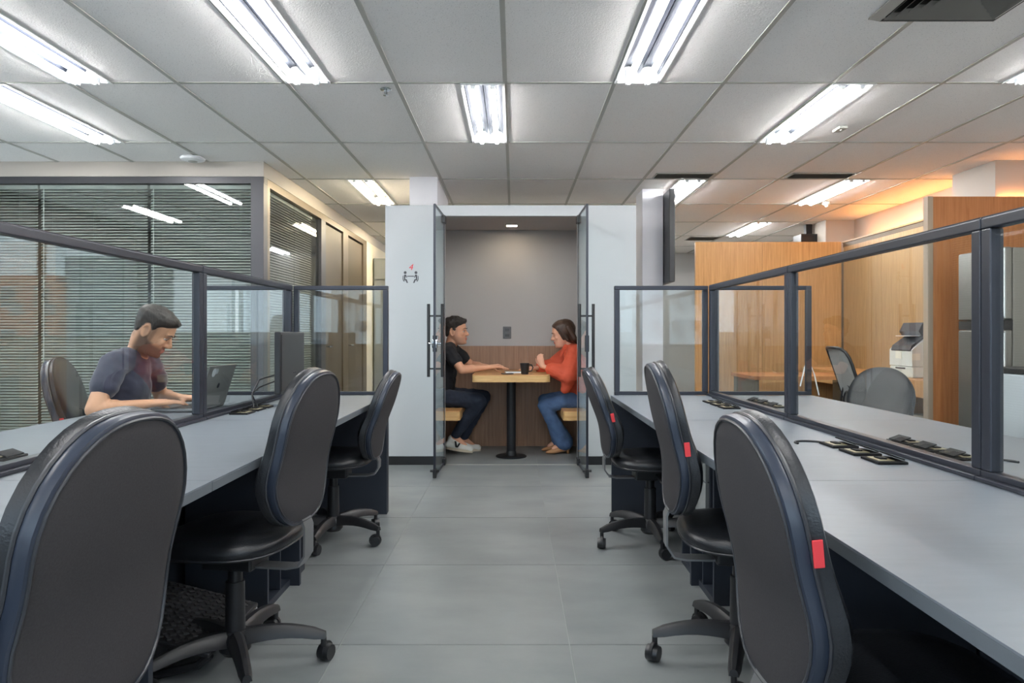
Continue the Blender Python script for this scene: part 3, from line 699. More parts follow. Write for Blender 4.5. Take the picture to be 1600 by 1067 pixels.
# ------------------------------------------------------------------ task chairs
def back_outline(n=48, W_=.205, H=.50, k=1.0):
    out = []
    for i in range(n):
        a = 2*PI*i/n; c, s_ = math.cos(a), math.sin(a)
        e = 2.45 if s_ > 0 else 2.7
        r = (abs(c)**e+abs(s_)**e)**(-1/e)
        u, t = r*c, r*s_                                   # -1..1
        waist = 1-.085*math.exp(-((t+.02)/.34)**2)-.05*max(0, t)**1.5
        out.append((u*W_*waist*k, H/2+t*H/2*k, t))
    return out
def curve_x(y, z, H=.50):
    t = 2*z/H-1
    return .024*math.exp(-((t+.38)/.5)**2)+.25*y*y-.014*max(0, t)**2
def add_back(root, zb, xb, H, Wd, lean, tagside=-1, tag_=True, tz=.46):
    M = Matrix.Translation((xb, 0, zb)) @ Matrix.Rotation(-lean, 4, 'Y')
    n = 48
    def ringset(prof, closed_front=True):
        rr = []
        for k, dx in prof:
            rr.append([M @ Vector((curve_x(u*1, z, H)+dx, u, z)) for u, z, t in [(a, b, c) for a, b, c in back_outline(n, Wd, H, k)]])
        return rr
    def disc(prof, name, m, sm=True, closed=False):
        mb = MB(); mb.rings(ringset(prof), closed=closed); return mb.build(name, m, root, sm)
    cush = [(.02, .020), (.25, .020), (.45, .020), (.65, .020), (.82, .020), (.97, .020), (.985, .024), (1.0, .030)]
    T = .045
    cush += [(1.025, .040), (1.03, .050), (1.0, .054), (.93, .060), (.8, .065), (.6, .067), (.35, .068), (.02, .068)]
    mb = MB(); rr = []
    for k, dx in cush:
        row = []
        for u, z, t in back_outline(n, Wd, H, k):
            lum = 1+.4*math.exp(-((t+.45)/.45)**2) if dx > .03 else 1
            if k < .95 and dx > .04: tt = t
            row.append(M @ Vector((curve_x(u, z, H)+(dx if dx <= .03 else .03+(dx-.03)*lum), u, z)))
        rr.append(row)
    mb.rings(rr); mb.build('cushion', M_leather, root, True)
    disc([(.02, -.010), (.2, -.010), (.4, -.010), (.6, -.009), (.78, -.008), (.9, -.006), (.955, -.002), (.965, .004), (.965, .016)], 'back_panel', M_fabric)
    disc([(.90, .0), (.968, -.003), (1.0, .001), (1.008, .010), (1.008, .020), (.99, .028), (.90, .028)], 'edge_band', M_band, closed=True)
    for k, dx, r in ((.968, -.0035, .0032), (1.006, .026, .004)):
        pts = [M @ Vector((curve_x(u, z, H)+dx, u, z)) for u, z, t in back_outline(n, Wd, H, k)]
        MB().tube(pts, r, 6, closed=True).build('piping', M_piping, root, True)
    if tag_:
        zt = H*tz; t = 2*zt/H-1; best = min(back_outline(200, Wd, H, 1.02), key=lambda q: abs(q[1]-zt)+(9 if q[0]*tagside < 0 else 0))
        p = M @ Vector((curve_x(best[0], best[1], H)+.034, best[0]+tagside*.003, best[1]))
        o = MB().obox(p, (.018, .004, .046), Matrix.Rotation(-lean, 4, 'Y'), .001).build('fabric_tag', M_red, root); o['label'] = 'small red fabric tag'
    return M
def task_chair(label, x, y, rz, zs=.43, zb=.50, lean=R(9), base_rot=0, H=.52, Wd=.205, tagside=-1, group='black task chairs', xb=-.29, tz=.46):
    t = thing('task_chair', label, 'chair', (x, y, 0), rz, group)
    # seat cushion: rounded square with waterfall front
    def ring(k, z, n=40, dx=0):
        out = []
        for i in range(n):
            a = 2*PI*i/n; c, s_ = math.cos(a), math.sin(a); e = 3.0
            r = (abs(c)**e+abs(s_)**e)**(-1/e); X, Y = r*c*.225*k, r*s_*.225*k
            Y *= 1+.04*(X/.225)
            out.append((X+.02+dx, Y, z-.022*max(0, X/.225)**3))
        return out
    MB().rings([ring(.02, zs), ring(.85, zs), ring(.93, zs+.004), ring(.965, zs+.014)]).build('seat_pan', M_plastic, t, True)
    MB().rings([ring(.02, zs+.012), ring(.97, zs+.013), ring(1.0, zs+.022), ring(1.01, zs+.036), ring(.985, zs+.052), ring(.9, zs+.066), ring(.7, zs+.074), ring(.4, zs+.074), ring(.02, zs+.072)]).build('seat', M_leather, t, True)
    MB().tube(ring(.985, zs+.014), .0035, 6, closed=True).build('seat_piping', M_piping, t, True)
    add_back(t, zb, xb, H, Wd, lean, tagside, tz=tz)
    # steel bracket strip, L shaped
    st = MB(); prof = [(xb+.055, zb+.16), (xb+.02, zb+.05), (xb-.005, zb-.01), (xb-.004, zs-.035+.02), (xb+.02, zs-.052), (xb+.06, zs-.06), (-.06, zs-.06)]
    rr = []
    for i, p in enumerate(prof):
        a = Vector(prof[max(0, i-1)]); b = Vector(prof[min(len(prof)-1, i+1)]); d = (b-a).normalized(); nrm = Vector((-d.y, d.x))*.0035
        rr.append([(p[0]+nrm.x, -.032, p[1]+nrm.y), (p[0]+nrm.x, .032, p[1]+nrm.y), (p[0]-nrm.x, .032, p[1]-nrm.y), (p[0]-nrm.x, -.032, p[1]-nrm.y)])
    st.rings(rr).build('back_bracket', M_strip, t, True)
    mch = MB().box(-.09, .09, -.06, .06, zs-.07, zs-.001, .008).build('mechanism', M_plastic, t)
    MB().cyl((.02, -.05, zs-.04), (.02, -.2, zs-.045), .006, n=8).box(.005, .035, -.235, -.19, zs-.052, zs-.036, .005).build('lever', M_black, mch, True)
    b = bpy.data.objects.new('base', None)
    MB().cyl((0, 0, .13), (0, 0, .30), .033, .031, 20).build('column_cover', M_plastic, t, True)
    MB().cyl((0, 0, .29), (0, 0, zs-.06), .024, n=18).build('gas_column', M_black, t, True)
    MB().lathe([(.001, .055), (.04, .055), (.052, .07), (.05, .11), (.04, .135), (.001, .137)], n=20).build('hub', M_plastic, t, True)
    for k in range(5):
        a = base_rot+2*PI*k/5; c, s_ = math.cos(a), math.sin(a); rr = []
        for q in range(8):
            u = q/7; r = .035+u*.265; zc = .112-.018*u*u+.012*math.sin(u*PI); wv = .030-.011*u; ht = .026-.010*u
            if q == 7: wv *= .8; ht *= .7
            ring_ = []
            for (p, w_) in ((-1, -.9), (-.75, .55), (-.35, 1), (.35, 1), (.75, .55), (1, -.9)): ring_.append((r*c-s_*p*wv, r*s_+c*p*wv, zc+w_*ht))
            rr.append(ring_)
        MB().rings(rr).build('leg', M_plastic, t, True)
        # caster at the tip, swivelled
        cx, cy = .292*c, .292*s_; sw = a+R(60+37*k)
        cs = bpy.data.objects.new('caster', None)
        cd, sd = math.cos(sw), math.sin(sw)
        ox, oy = cx+cd*.014, cy+sd*.014
        m = MB().cyl((cx, cy, .055), (cx, cy, .085), .010, n=10)
        for q in (-1, 1):
            px_, py_ = ox-sd*q*.0135, oy+cd*q*.0135
            d = Vector((-sd, cd, 0))*q
            m.cyl(Vector((px_, py_, .030))-d*.010, Vector((px_, py_, .030))+d*.008, .030, .026, 18)
        m.cyl(Vector((ox, oy, .034))-Vector((-sd, cd, 0))*.006, Vector((ox, oy, .034))+Vector((-sd, cd, 0))*.006, .033, n=16)
        m.build('caster', M_black, t, True)
    return t
task_chair('largest black task chair, its dark fabric back filling the lower left photo corner', -.96, 1.224, PI-R(5), zs=.42, zb=.487, base_rot=R(20), xb=-.27, Wd=.212, lean=R(5))
task_chair('second black task chair left of the aisle, with shiny seat and steel bracket', -.95, 2.40, PI-R(9), zs=.42, zb=.51, H=.51, base_rot=R(199), xb=-.26, lean=R(6))
task_chair('farthest black task chair left of the aisle, next to the end screen', -1.0, 3.90, PI-R(1), zs=.42, zb=.45, H=.49, base_rot=R(-130), xb=-.25, lean=R(12))
task_chair('largest black task chair right of the aisle, cut by the bottom photo edge', .755, 1.36, R(1), zs=.42, zb=.465, base_rot=R(20), xb=-.28, tz=.60, lean=R(5))
task_chair('second black task chair right of the aisle, with red tag on its side', .785, 2.45, R(-3), zs=.42, zb=.52, base_rot=R(180), xb=-.25, lean=R(6))
task_chair('farthest black task chair right of the aisle, closest to the booth', .745, 3.85, R(2), zs=.42, zb=.47, H=.49, base_rot=R(197), xb=-.25, lean=R(12))
task_chair('black task chair the man in navy sits on, behind the left screen', -1.92, 3.53, R(15), zs=.42, zb=.50, base_rot=R(10), xb=-.27, tz=.42)
task_chair('padded black task chair facing the desk beyond the right screen', 2.07, 4.15, R(222), zs=.42, zb=.41, H=.52, Wd=.20, base_rot=R(10), xb=-.22, tagside=1, tz=.42)

# mesh chair
t = thing('mesh_chair', 'office chair with grey mesh back in a black frame, before the oak wall', 'chair', (2.95, 5.75, 0), R(-4))
def mring(k):
    out = []
    for i in range(40):
        a = 2*PI*i/40; c, s_ = math.cos(a), math.sin(a); e = 5; r = (abs(c)**e+abs(s_)**e)**(-1/e)
        u, w_ = r*c*k, r*s_*k; out.append(Vector((-.27-.085*w_+.05*u*u, u*.20*(1+.06*w_), .76+w_*.27)))
    return out
MB().tube(mring(1), .013, 8, closed=True).build('back_frame', M_black, t, True)
mesh_m = bpy.data.materials.new('mesh_fabric'); mesh_m.use_nodes = True; _t = mesh_m.node_tree; _b = _t.nodes['Principled BSDF']; _b.inputs['Base Color'].default_value = lin((150, 150, 150)); _b.inputs['Roughness'].default_value = .9
_b.inputs['Alpha'].default_value = .82
r0 = mring(.98); MB().rings([[p+Vector((s*.001, 0, 0)) for p in r0] for s in (-1, 1)]).build('mesh_back', mesh_m, t)
for k in (0, 1):
    pts = [Vector((-.225, (.07+.05*k)*math.cos(a), .55+(.12+.06*k)*math.sin(a))) for a in [R(180*q/10) for q in range(11)]]; MB().tube(pts, .008).build('lumbar_arch', M_black, t, True)
MB().rings([[(x*.23+.02, y_*.23, z) for x, y_ in [(math.cos(2*PI*i/24), math.sin(2*PI*i/24)) for i in range(24)]] for z in (.43, .50)]).build('seat', M_leather, t, True)
MB().tube([(-.23, 0, .55), (-.26, 0, .42), (-.1, 0, .40), (0, 0, .40)], .018).cyl((0,0,.06), (0,0,.43), .026).build('column', M_black, t, True)
for s in (-1, 1): MB().tube([(-.02, s*.2, .43), (-.02, s*.26, .45), (.0, s*.27, .64), (.1, s*.27, .66), (-.14, s*.27, .66)], .012).build('armrest', M_black, t, True)
for k in range(5):
    a = 2*PI*k/5; MB().tube([(0,0,.09), (.28*math.cos(a), .28*math.sin(a), .065)], [.024, .014]).build('leg', M_black, t, True)
    MB().cyl((.29*math.cos(a)-.02, .29*math.sin(a), .028), (.29*math.cos(a)+.02, .29*math.sin(a), .028), .028).build('caster', M_black, t, True)

# ------------------------------------------------------------------ monitor, laptop
t = thing('monitor', 'thin black monitor standing on the far left desk, screen toward the aisle', 'monitor', (-1.235, 3.90, .752), R(4))
MB().box(-.02, .012, -.27, .27, .075, .40, .006).build('case', M_black, t)
MB().box(.012, .014, -.255, .255, .09, .385).build('screen', mat('monitor_screen', (26, 24, 24), .35, spec=.25), t)
MB().obox((-.01, 0, .07), (.03, .07, .14), (0, R(-12), 0), .004).build('neck', M_black, t)
MB().prism(rrect(-.09, .09, -.13, .13, .03), 0, .012, 'z').build('foot', mat('silver_plastic', (120, 128, 134), .35, .3), t, True)
for k in range(2):
    o = MB().tube([(-1.22, 3.93-.03*k, .93), (-1.26, 3.83, .93-.03*k), (-1.34, 3.70, .90-.04*k), (-1.355, 3.64, .83), (-1.33, 3.60+.05*k, .765)], .004).build('monitor_cable', M_black, smooth=True)
    tag(o, ['thin black cable arching from the monitor to the desk sockets, outer loop', 'thin black cable arching from the monitor to the desk sockets, inner loop'][k], 'cable', 'monitor cables')
t = thing('laptop', 'open grey laptop in front of the man in navy', 'laptop', (-1.69, 3.66, .752), R(0))
M_lap = mat('laptop_silver', (128, 128, 128), .35, .5)
MB().box(-.115, .115, -.165, .165, .004, .018, .003).build('base', M_lap, t)
k_ = MB()
for i in range(5):
    for j in range(13): k_.box(-.045+i*.027-.011+.03, -.045+i*.027+.011+.03, -.15+j*.0232, -.15+j*.0232+.020, .018, .0195)
k_.build('keyboard', M_black, t)
LR = Matrix.Translation((.113, 0, .018)) @ Matrix.Rotation(R(17), 4, 'Y')
l = MB(); m_ = MB().box(0, .007, -.165, .165, 0, .22, .003); l.raw([LR @ Vector(v) for v in m_.v], m_.f).build('lid', M_lap, t)
l = MB(); m_ = MB().box(-.001, .0, -.155, .155, .01, .21); l.raw([LR @ Vector(v) for v in m_.v], m_.f).build('screen', mat('laptop_screen', (40, 46, 54), .2, emit=((150, 170, 190), .25)), t)
l = MB(); m_ = MB().cyl((.007, -.0, .11), (.0085, 0, .11), .014, n=20); l.raw([LR @ Vector(v) for v in m_.v], m_.f).build('lid_emblem', M_chrome, t)
l = MB(); m_ = MB().cyl((.007, -.10, .185), (.0082, -.10, .185), .022, n=20).cyl((.007, -.065, .19), (.0082, -.065, .19), .014, n=20); l.raw([LR @ Vector(v) for v in m_.v], m_.f).build('sticker', mat('sticker_grey', (170, 176, 184), .5), t)

# ------------------------------------------------------------------ printer corner
t = thing('counter', 'oak counter shelf carrying the printer, beside the cupboard wall', 'counter', (3.45, 5.85, 0))
MB().box(0, .52, 0, 2.6, .70, .745, .002).build('worktop', M_wood, t)
MB().box(.0, .03, 0, 2.6, .60, .70, .001).build('apron', M_wood, t)
MB().box(0, .5, 2.57, 2.6, 0, .70, .001).build('side_panel', M_wood, t); MB().box(0.02, .5, 0, .03, 0, .70, .001).build('side_panel', M_wood, t)
t = thing('printer', 'white and black office printer on the oak counter', 'printer', (3.74, 6.50, .746), 0)
M_pw = mat('printer_white', (206, 212, 208), .4); M_pd = mat('printer_dark', (62, 66, 72), .35)
MB().box(-.17, .18, -.19, .19, 0, .10, .012).build('paper_drawer', M_pw, t)
MB().prism([(-.17, .104), (.18, .104), (.18, .36), (-.04, .36), (-.15, .27), (-.17, .25)], -.19, .19, 'y').build('body', M_pw, t)
MB().prism([(-.172, .24), (-.152, .272), (-.045, .362), (.1, .362), (.1, .375), (-.05, .375), (-.165, .29), (-.178, .25)], -.17, .15, 'y').build('control_panel', M_pd, t)
MB().prism([(-.06, .375), (.17, .375), (.17, .50), (-.05, .50), (-.09, .42)], -.15, .17, 'y').build('feeder', M_pd, t)
MB().box(-.176, -.17, -.08, .08, .075, .09, .002).build('handle_slot', M_pd, t)
MB().box(-.1735, -.170, -.02, .08, .17, .24).box(-.172, -.1, -.192, -.19, .16, .22).build('paper_label', mat('label_paper', (226, 226, 214), .7), t)
MB().box(-.15, .0, -.12, .12, .375, .381).build('paper', M_lampw, t)
t = thing('cardboard_box', 'brown and grey cardboard box with arrow under the printer counter', 'box', (3.70, 6.25, 0))
MB().box(-.13, .2, -.15, .15, 0, .42, .003).build('carton', mat('cardboard_grey', (132, 128, 118), .8), t)
MB().prism([(-.10, .30), (-.07, .36), (-.04, .30), (-.055, .30), (-.055, .20), (-.085, .20), (-.085, .30)], -.1515, -.1505, 'y').box(-.12, .19, -.152, -.1505, .37, .41).build('arrow_print', mat('carton_tan', (190, 164, 122), .8), t)
for k in range(5):
    o = MB().obox((3.58, 6.72, .45+k*.012), (.21, .29, .008), (0, 0, R(6*k-10)), .001).build('paper_stack', M_lampw if k % 2 else M_rail); tag(o, ['lowest sheet pack', 'second lowest sheet pack', 'middle sheet pack', 'second highest sheet pack', 'topmost sheet pack'][k]+' of the paper pile under the printer counter', 'papers', 'papers under the printer counter')
t = thing('low_shelf', 'low dark shelf under the counter carrying papers', 'shelf', (3.47, 6.5, 0)); MB().box(0, .16, 0, .5, .42, .44, .001).build('board', M_brown, t); MB().box(0, .16, .47, .5, 0, .42, .001).box(0, .16, 0, .03, 0, .42, .001).build('support', M_brown, t)
# refrigerator
M_st = mat('stainless', (140, 140, 138), .30, .85)
t = thing('refrigerator', 'tall stainless two door refrigerator at the right photo edge', 'refrigerator', (3.38, 4.86, 0))
MB().box(.066, .72, .0, .50, .02, 1.74, .004).build('cabinet', mat('fridge_side', (124, 122, 116), .5, .3), t)
MB().box(0, .06, -.004, .50, 1.24, 1.745, .012).build('upper_door', M_st, t); MB().box(0, .06, -.004, .50, .06, 1.17, .012).build('lower_door', M_st, t)
MB().box(.006, .062, .0, .50, 1.172, 1.238).build('control_strip', M_black, t)
for a, b in ((1.26, 1.735), (.3, 1.15)): MB().box(-.006, .006, -.012, .004, a, b, .004).build('handle', mat('handle_white', (215, 218, 218), .25, .4), t)
MB().box(.003, .007, .10, .16, 1.195, 1.213).build('display', mat('display_digits', (170, 178, 180), .5), t)
for x in (.1, .64):
    for y in (.04, .42): MB().box(x, x+.04, y, y+.04, 0, .02).build('foot', M_black, t)
t = thing('white_appliance', 'low pale grey appliance in front of the refrigerator at the right photo edge', 'appliance', (3.24, 4.30, 0))
MB().box(.0, .5, 0, .5, .02, .88, .01).build('body', mat('appliance_pale', (170, 178, 184), .4), t); MB().box(.0, .5, 0, .5, .882, .92, .004).build('top', M_black, t); MB().box(.02, .48, .02, .48, 0, .02).build('foot', M_black, t)

# desk-side things behind the right screen, far
t = thing('low_desk', 'oak side desk before the far oak wall, behind the mesh chair', 'desk', (2.25, 6.6, 0))
MB().box(0, 1.1, 0, .7, .71, .745, .002).build('tabletop', M_woodr, t)
for x in (.02, 1.04): MB().box(x, x+.04, .03, .67, 0, .71, .002).build('leg', M_brown, t)
o = MB().tube([(2.42, 5.95, .70), (2.50, 6.0, .95), (2.56, 6.0, .80), (2.60, 6.0, .62)], .006).build('white_cable', M_lampw, smooth=True); tag(o, 'white cable arching beside the end screen before the oak wall', 'cable')
# cup, phones and notebook on the booth table
t = thing('mug', 'black tapered mug with a handle on the booth table', 'mug', (.098, 6.36, .778))
MB().lathe([(.001, 0), (.030, 0), (.033, .004), (.044, .10), (.041, .10), (.030, .01), (.001, .008)], n=28).build('cup', M_black, t, True)
MB().tube([(.038, 0, .085), (.062, 0, .085), (.074, 0, .06), (.062, 0, .032), (.034, 0, .026)], .006).build('handle', M_black, t, True)
tag(MB().obox((.0, 6.55, .785), (.16, .11, .012), (0, 0, R(8)), .002).build('notebook', M_lampw), 'small white notebook on the booth table left of the mug', 'notebook')
tag(MB().obox((-.06, 6.36, .783), (.10, .06, .008), (0, 0, R(20)), .002).build('phone', M_black), 'flat black phone beside the hands of the man in black', 'phone')
# ------------------------------------------------------------------ people
def skin_mat(name, base, stub=None, lips=(176, 104, 92)):
    m = bpy.data.materials.new(name); m.use_nodes = True; t = m.node_tree; b = t.nodes['Principled BSDF']
    b.inputs['Roughness'].default_value = .5; b.inputs['Subsurface Weight'].default_value = .0; b.inputs['Specular IOR Level'].default_value = .35
    a = t.nodes.new('ShaderNodeAttribute'); a.attribute_name = 'tone'
    s = t.nodes.new('ShaderNodeSeparateColor'); t.links.new(a.outputs['Color'], s.inputs[0])
    m1 = t.nodes.new('ShaderNodeMix'); m1.data_type = 'RGBA'; m1.inputs[6].default_value = lin(base); m1.inputs[7].default_value = lin(stub or base)
    m2 = t.nodes.new('ShaderNodeMix'); m2.data_type = 'RGBA'; m2.inputs[7].default_value = lin(lips)
    t.links.new(s.outputs[0], m1.inputs[0]); t.links.new(m1.outputs[2], m2.inputs[6]); t.links.new(s.outputs[1], m2.inputs[0]); t.links.new(m2.outputs[2], b.inputs['Base Color'])
    return m
def remesh(mb, name, m, parent, voxel=.006, it=6, tone=None, kind=None, wr=0):
    me = mb.mesh(name)
    bm = bmesh.new(); bm.from_mesh(me); bmesh.ops.recalc_face_normals(bm, faces=bm.faces[:]); bm.to_mesh(me); bm.free()
    o = bpy.data.objects.new(name+'_src', me); C.objects.link(o)
    md = o.modifiers.new('r', 'REMESH'); md.mode = 'VOXEL'; md.voxel_size = voxel
    sm = o.modifiers.new('s', 'SMOOTH'); sm.factor = .5; sm.iterations = it
    dg = bpy.context.evaluated_depsgraph_get(); dg.update()
    me2 = bpy.data.meshes.new_from_object(o.evaluated_get(dg)); me2.name = name
    bpy.data.objects.remove(o)
    if wr:
        from mathutils import noise as mn
        nrm = [v.normal.copy() for v in me2.vertices]
        for v, nn in zip(me2.vertices, nrm):
            q = v.co; f = mn.noise(Vector((q.x*14+q.z*6, q.y*9, q.z*20-q.x*9)))+.5*mn.noise(Vector((q.x*30, q.y*22, q.z*38+q.x*20))); v.co = q+nn*(wr*f)
    for p in me2.polygons: p.use_smooth = True
    me2.materials.clear(); me2.materials.append(m)
    if tone:
        at = me2.color_attributes.new('tone', 'FLOAT_COLOR', 'POINT')
        for i, v in enumerate(me2.vertices):
            q = tone(v.co); at.data[i].color = (q[0], q[1], 0, 1)
    r = bpy.data.objects.new(name, me2); C.objects.link(r); r.parent = parent
    return r
def sstep(a, b, x): t = max(0, min(1, (x-a)/(b-a))); return t*t*(3-2*t)
HEAD = [(.000, .066, .015, .022), (.008, .084, -.005, .034), (.022, .094, -.020, .043), (.040, .093, -.035, .050), (.060, .091, -.055, .058), (.085, .091, -.078, .065),
        (.112, .085, -.092, .069), (.135, .091, -.100, .073), (.160, .091, -.103, .076), (.185, .082, -.098, .074), (.205, .064, -.084, .064), (.220, .040, -.060, .046), (.229, .010, -.035, .022)]
def head_rings(M, grow=0, slices=HEAD, n=28):
    rr = []
    for z, f, b, w in slices:
        cx = (f+b)/2; a = (f-b)/2+grow; w += grow; ring = []
        for k in range(n):
            t = 2*PI*k/n; c, s = math.cos(t), math.sin(t); e = 2.25; r = (abs(c)**e+abs(s)**e)**(-1/e)
            y = r*s*w; x = cx+r*c*a
            if c > 0 and z < .12: x -= .0
            ring.append(M @ Vector((x, y, z)))
        rr.append(ring)
    return rr
def head(mb, M, ears=True):
    mb.rings(head_rings(M))
    P = lambda x, y, z: M @ Vector((x, y, z))
    R3 = M.to_3x3().normalized()
    # nose: bridge to tip, nostrils
    mb.cap(P(.086, 0, .128), P(.112, 0, .090), .0085, .0105); mb.cap(P(.094, 0, .082), P(.114, 0, .086), .010, .008)
    for s in (-1, 1):
        mb.ell(P(.100, s*.011, .083), (.012, .008, .008), R3)
        mb.cap(P(.088, s*.012, .139), P(.080, s*.046, .139), .0085, .0065)      # brow ridge
        mb.ell(P(.070, s*.040, .094), (.020, .018, .020), R3)                    # cheek
        if not ears: continue
        # ear: rim and lobe
        ring = [P(-.010+.017*math.cos(a)-.004*math.sin(a), s*(.077+.006*(math.cos(a) < 0)), .108+.031*math.sin(a)) for a in [2*PI*q/14 for q in range(14)]]
        mb.tube(ring, .0048, 7, closed=True); mb.ell(P(-.008, s*.073, .106), (.014, .006, .026), R3); mb.ell(P(-.004, s*.076, .080), (.008, .005, .009), R3)
    mb.ell(P(.093, 0, .058), (.010, .022, .0062), R3); mb.ell(P(.092, 0, .047), (.0095, .020, .0064), R3)   # lips
    mb.ell(P(.086, 0, .020), (.014, .020, .014), R3)                                                     # chin
def face_parts(root, M, brow, eye=(60, 44, 34), woman=False, closed=False):
    P = lambda x, y, z: M @ Vector((x, y, z)); R3 = M.to_3x3().normalized()
    mw = mat('eye_white', (186, 176, 168), .3); mi = mat('iris_%d' % eye[0], eye, .2); mbw = mat('brow_%d' % brow[0], brow, .8)
    for s in (-1, 1):
        if not closed:
            e = MB().ell(P(.0765, s*.031, .1150), (.0115, .0135, .0052), R3).build('eye', mw, root, True)
            MB().ell(P(.0862, s*.031, .1135), (.0030, .0055, .0048), R3).build('iris', mi, e, True)
        MB().tube([P(.0885, s*.016, .121), P(.0905, s*.031, .1255 if not closed else .115), P(.082, s*.047, .118)], .0018, 6).build('eyelash', mbw, root, True)
        MB().tube([P(.0975, s*.012, .139), P(.0955, s*.028, .1445), P(.083, s*.050, .139)], [.0026, .0034, .0018], 6).build('eyebrow', mbw, root, True)
def hand(mb, w, d, up, side, curl=.5, L=.18, thumb=1, spread=.12, sc=1.0):
    """w wrist point, d pointing direction, up = back of the hand normal, side = lateral; thumb = +1 on +side"""
    w = Vector(w); d = Vector(d).normalized(); up = (Vector(up)-d*Vector(up).dot(d)).normalized(); sd = d.cross(up).normalized()
    if sd.dot(Vector(side)) < 0: sd = -sd
    k = L/.18*sc
    # palm from four rays
    for q, o in enumerate((-1.35, -.45, .45, 1.35)):
        mb.cap(w+sd*(o*.011*k), w+d*(.083*k)+sd*(o*.0195*k)+up*(.003*(1.5-abs(o))*k), .0145*k, .0112*k)
    mb.cap(w, w+d*.07*k, .0215*k, .018*k, sd, 1.35)
    lens = {-1.35: (.030, .020, .016), -.45: (.040, .025, .019), .45: (.043, .027, .020), 1.35: (.038, .023, .018)}
    for o, ls in lens.items():
        oo = o*thumb
        base = w+d*(.086-.006*abs(o))*k+sd*(oo*.0205*k)+up*.002*k; ang = -.15; p = base; dirx = (d+sd*(oo*spread)).normalized()
        for i, l in enumerate(ls):
            ang += curl*(.55, .75, .5)[i]*(1+.12*o); dv = dirx*math.cos(ang)-up*math.sin(ang); p2 = p+dv*l*k
            mb.cap(p, p2, (.0092, .0086, .0078)[i]*k, (.0086, .0078, .0068)[i]*k, n=10); p = p2
    t0 = w+d*.022*k+sd*(thumb*.020*k)-up*.004*k; t1 = t0+(d*.6+sd*thumb*.62-up*.35).normalized()*.040*k; t2 = t1+(d*.85+sd*thumb*.25-up*.35).normalized()*.030*k; t3 = t2+(d*.95-up*.25).normalized()*.024*k
    mb.cap(t0, t1, .0155*k, .0108*k); mb.cap(t1, t2, .0108*k, .0092*k); mb.cap(t2, t3, .0092*k, .0072*k)
def Mh(c, yaw, pitch, roll=0, s=1.0):
    """head frame: c = neck pivot (base of skull) ; local +x is the face"""
    return Matrix.Translation(c) @ Matrix.Rotation(yaw, 4, 'Z') @ Matrix.Rotation(pitch, 4, 'Y') @ Matrix.Rotation(roll, 4, 'X') @ Matrix.Scale(s, 4) @ Matrix.Translation((.0, 0, -.115))
def person(label, p, group=None):
    """p: dict of joints (world) and looks"""
    root = thing('person', label, 'person', (p['pelvis'][0], p['pelvis'][1], 0)); off = Vector((p['pelvis'][0], p['pelvis'][1], 0))
    V = lambda k: Vector(p[k])-off
    S = Vector(p.get('lat', (0, 1, 0)))           # lateral axis of the torso
    k = p.get('k', 1.0)
    M = Matrix.Translation(-off) @ Mh(Vector(p['head']), p['yaw'], p['pitch'], p.get('roll', 0), p.get('hs', 1.0))
    Mi = M.inverted()
    pel, che, nk = V('pelvis'), V('chest'), V('neck'); hb = M @ Vector((-.025, 0, .06))
    sk = MB(); head(sk, M, p.get('ears', True))
    sk.cap(nk+Vector((0, 0, -.02)), hb, .056*k, .054*k); sk.cap(nk, M @ Vector((-.01, 0, .03)), .050*k, .046*k)
    sk.cap(pel, che, .115*k, .105*k, S, 1.35); sk.cap(che, nk-(nk-che)*.25, .105*k, .07*k, S, 1.4)
    for s in ('n', 'f'):
        sh, el, wr = V('sh_'+s), V('el_'+s), V('wr_'+s)
        sk.cap(nk+(sh-nk)*.3, sh, .055*k, .052*k); sk.cap(sh, el, .050*k, .040*k); sk.cap(el, el.lerp(wr, .35), .039*k, .041*k); sk.cap(el.lerp(wr, .3), wr, .041*k, .026*k, p.get('wup', (0, 0, 1)), .85)
        h = p['hand_'+s]; hand(sk, wr, h['d'], h['up'], h.get('side', (0, 1, 0)), h.get('curl', .5), p.get('HL', .18), h.get('thumb', 1), h.get('spread', .12))
        hp, kn, an, toe = V('hip_'+s), V('kn_'+s), V('an_'+s), V('toe_'+s)
        sk.cap(hp, kn, .078*k, .055*k); sk.cap(kn, kn.lerp(an, .35), .052*k, .052*k); sk.cap(kn.lerp(an, .3), an, .050*k, .034*k); sk.cap(an, toe, .034*k, .025*k)
    st = p.get('stub', 0)
    def tone(co):
        q = Mi @ co
        if q.z > .26 or q.z < -.05 or abs(q.y) > .1 or q.x < -.13 or q.x > .14: return (0, 0)
        a = 0
        if st:
            jaw = sstep(.078, .052, q.z - .55*max(0, .05-q.x)) * sstep(-.045, -.015, q.x) * sstep(-.028, -.012, q.z)
            mous = sstep(.030, .022, abs(q.y))*sstep(.080, .074, q.z)*sstep(.058, .064, q.z)*sstep(.08, .09, q.x)
            side = sstep(.0, .012, q.x-(-.03))*sstep(.040, .028, q.x)*sstep(.04, .06, q.z)*sstep(.16, .14, q.z)*sstep(.045, .055, abs(q.y))
            fad = sstep(.085, .079, abs(q.y))*sstep(.055, .02, q.x)*sstep(.10, .12, q.z)*sstep(.055, .065, abs(q.y)); nape = sstep(-.04, -.06, q.x)*sstep(.04, .06, q.z)
            a = max(jaw, mous, side*.7, fad*.6, nape*.5)*st*sstep(.083, .075, abs(q.y))
        lp = sstep(.023, .018, abs(q.y))*sstep(.040, .043, q.z)*sstep(.064, .061, q.z)*sstep(.088, .092, q.x)
        return (a, lp)
    b = remesh(sk, 'body', p['skin'], root, p.get('vox', .0055), 5, tone)
    face_parts(root, M, p['brow'], closed=p.get('closed', False))
    return root, V, M, S, k
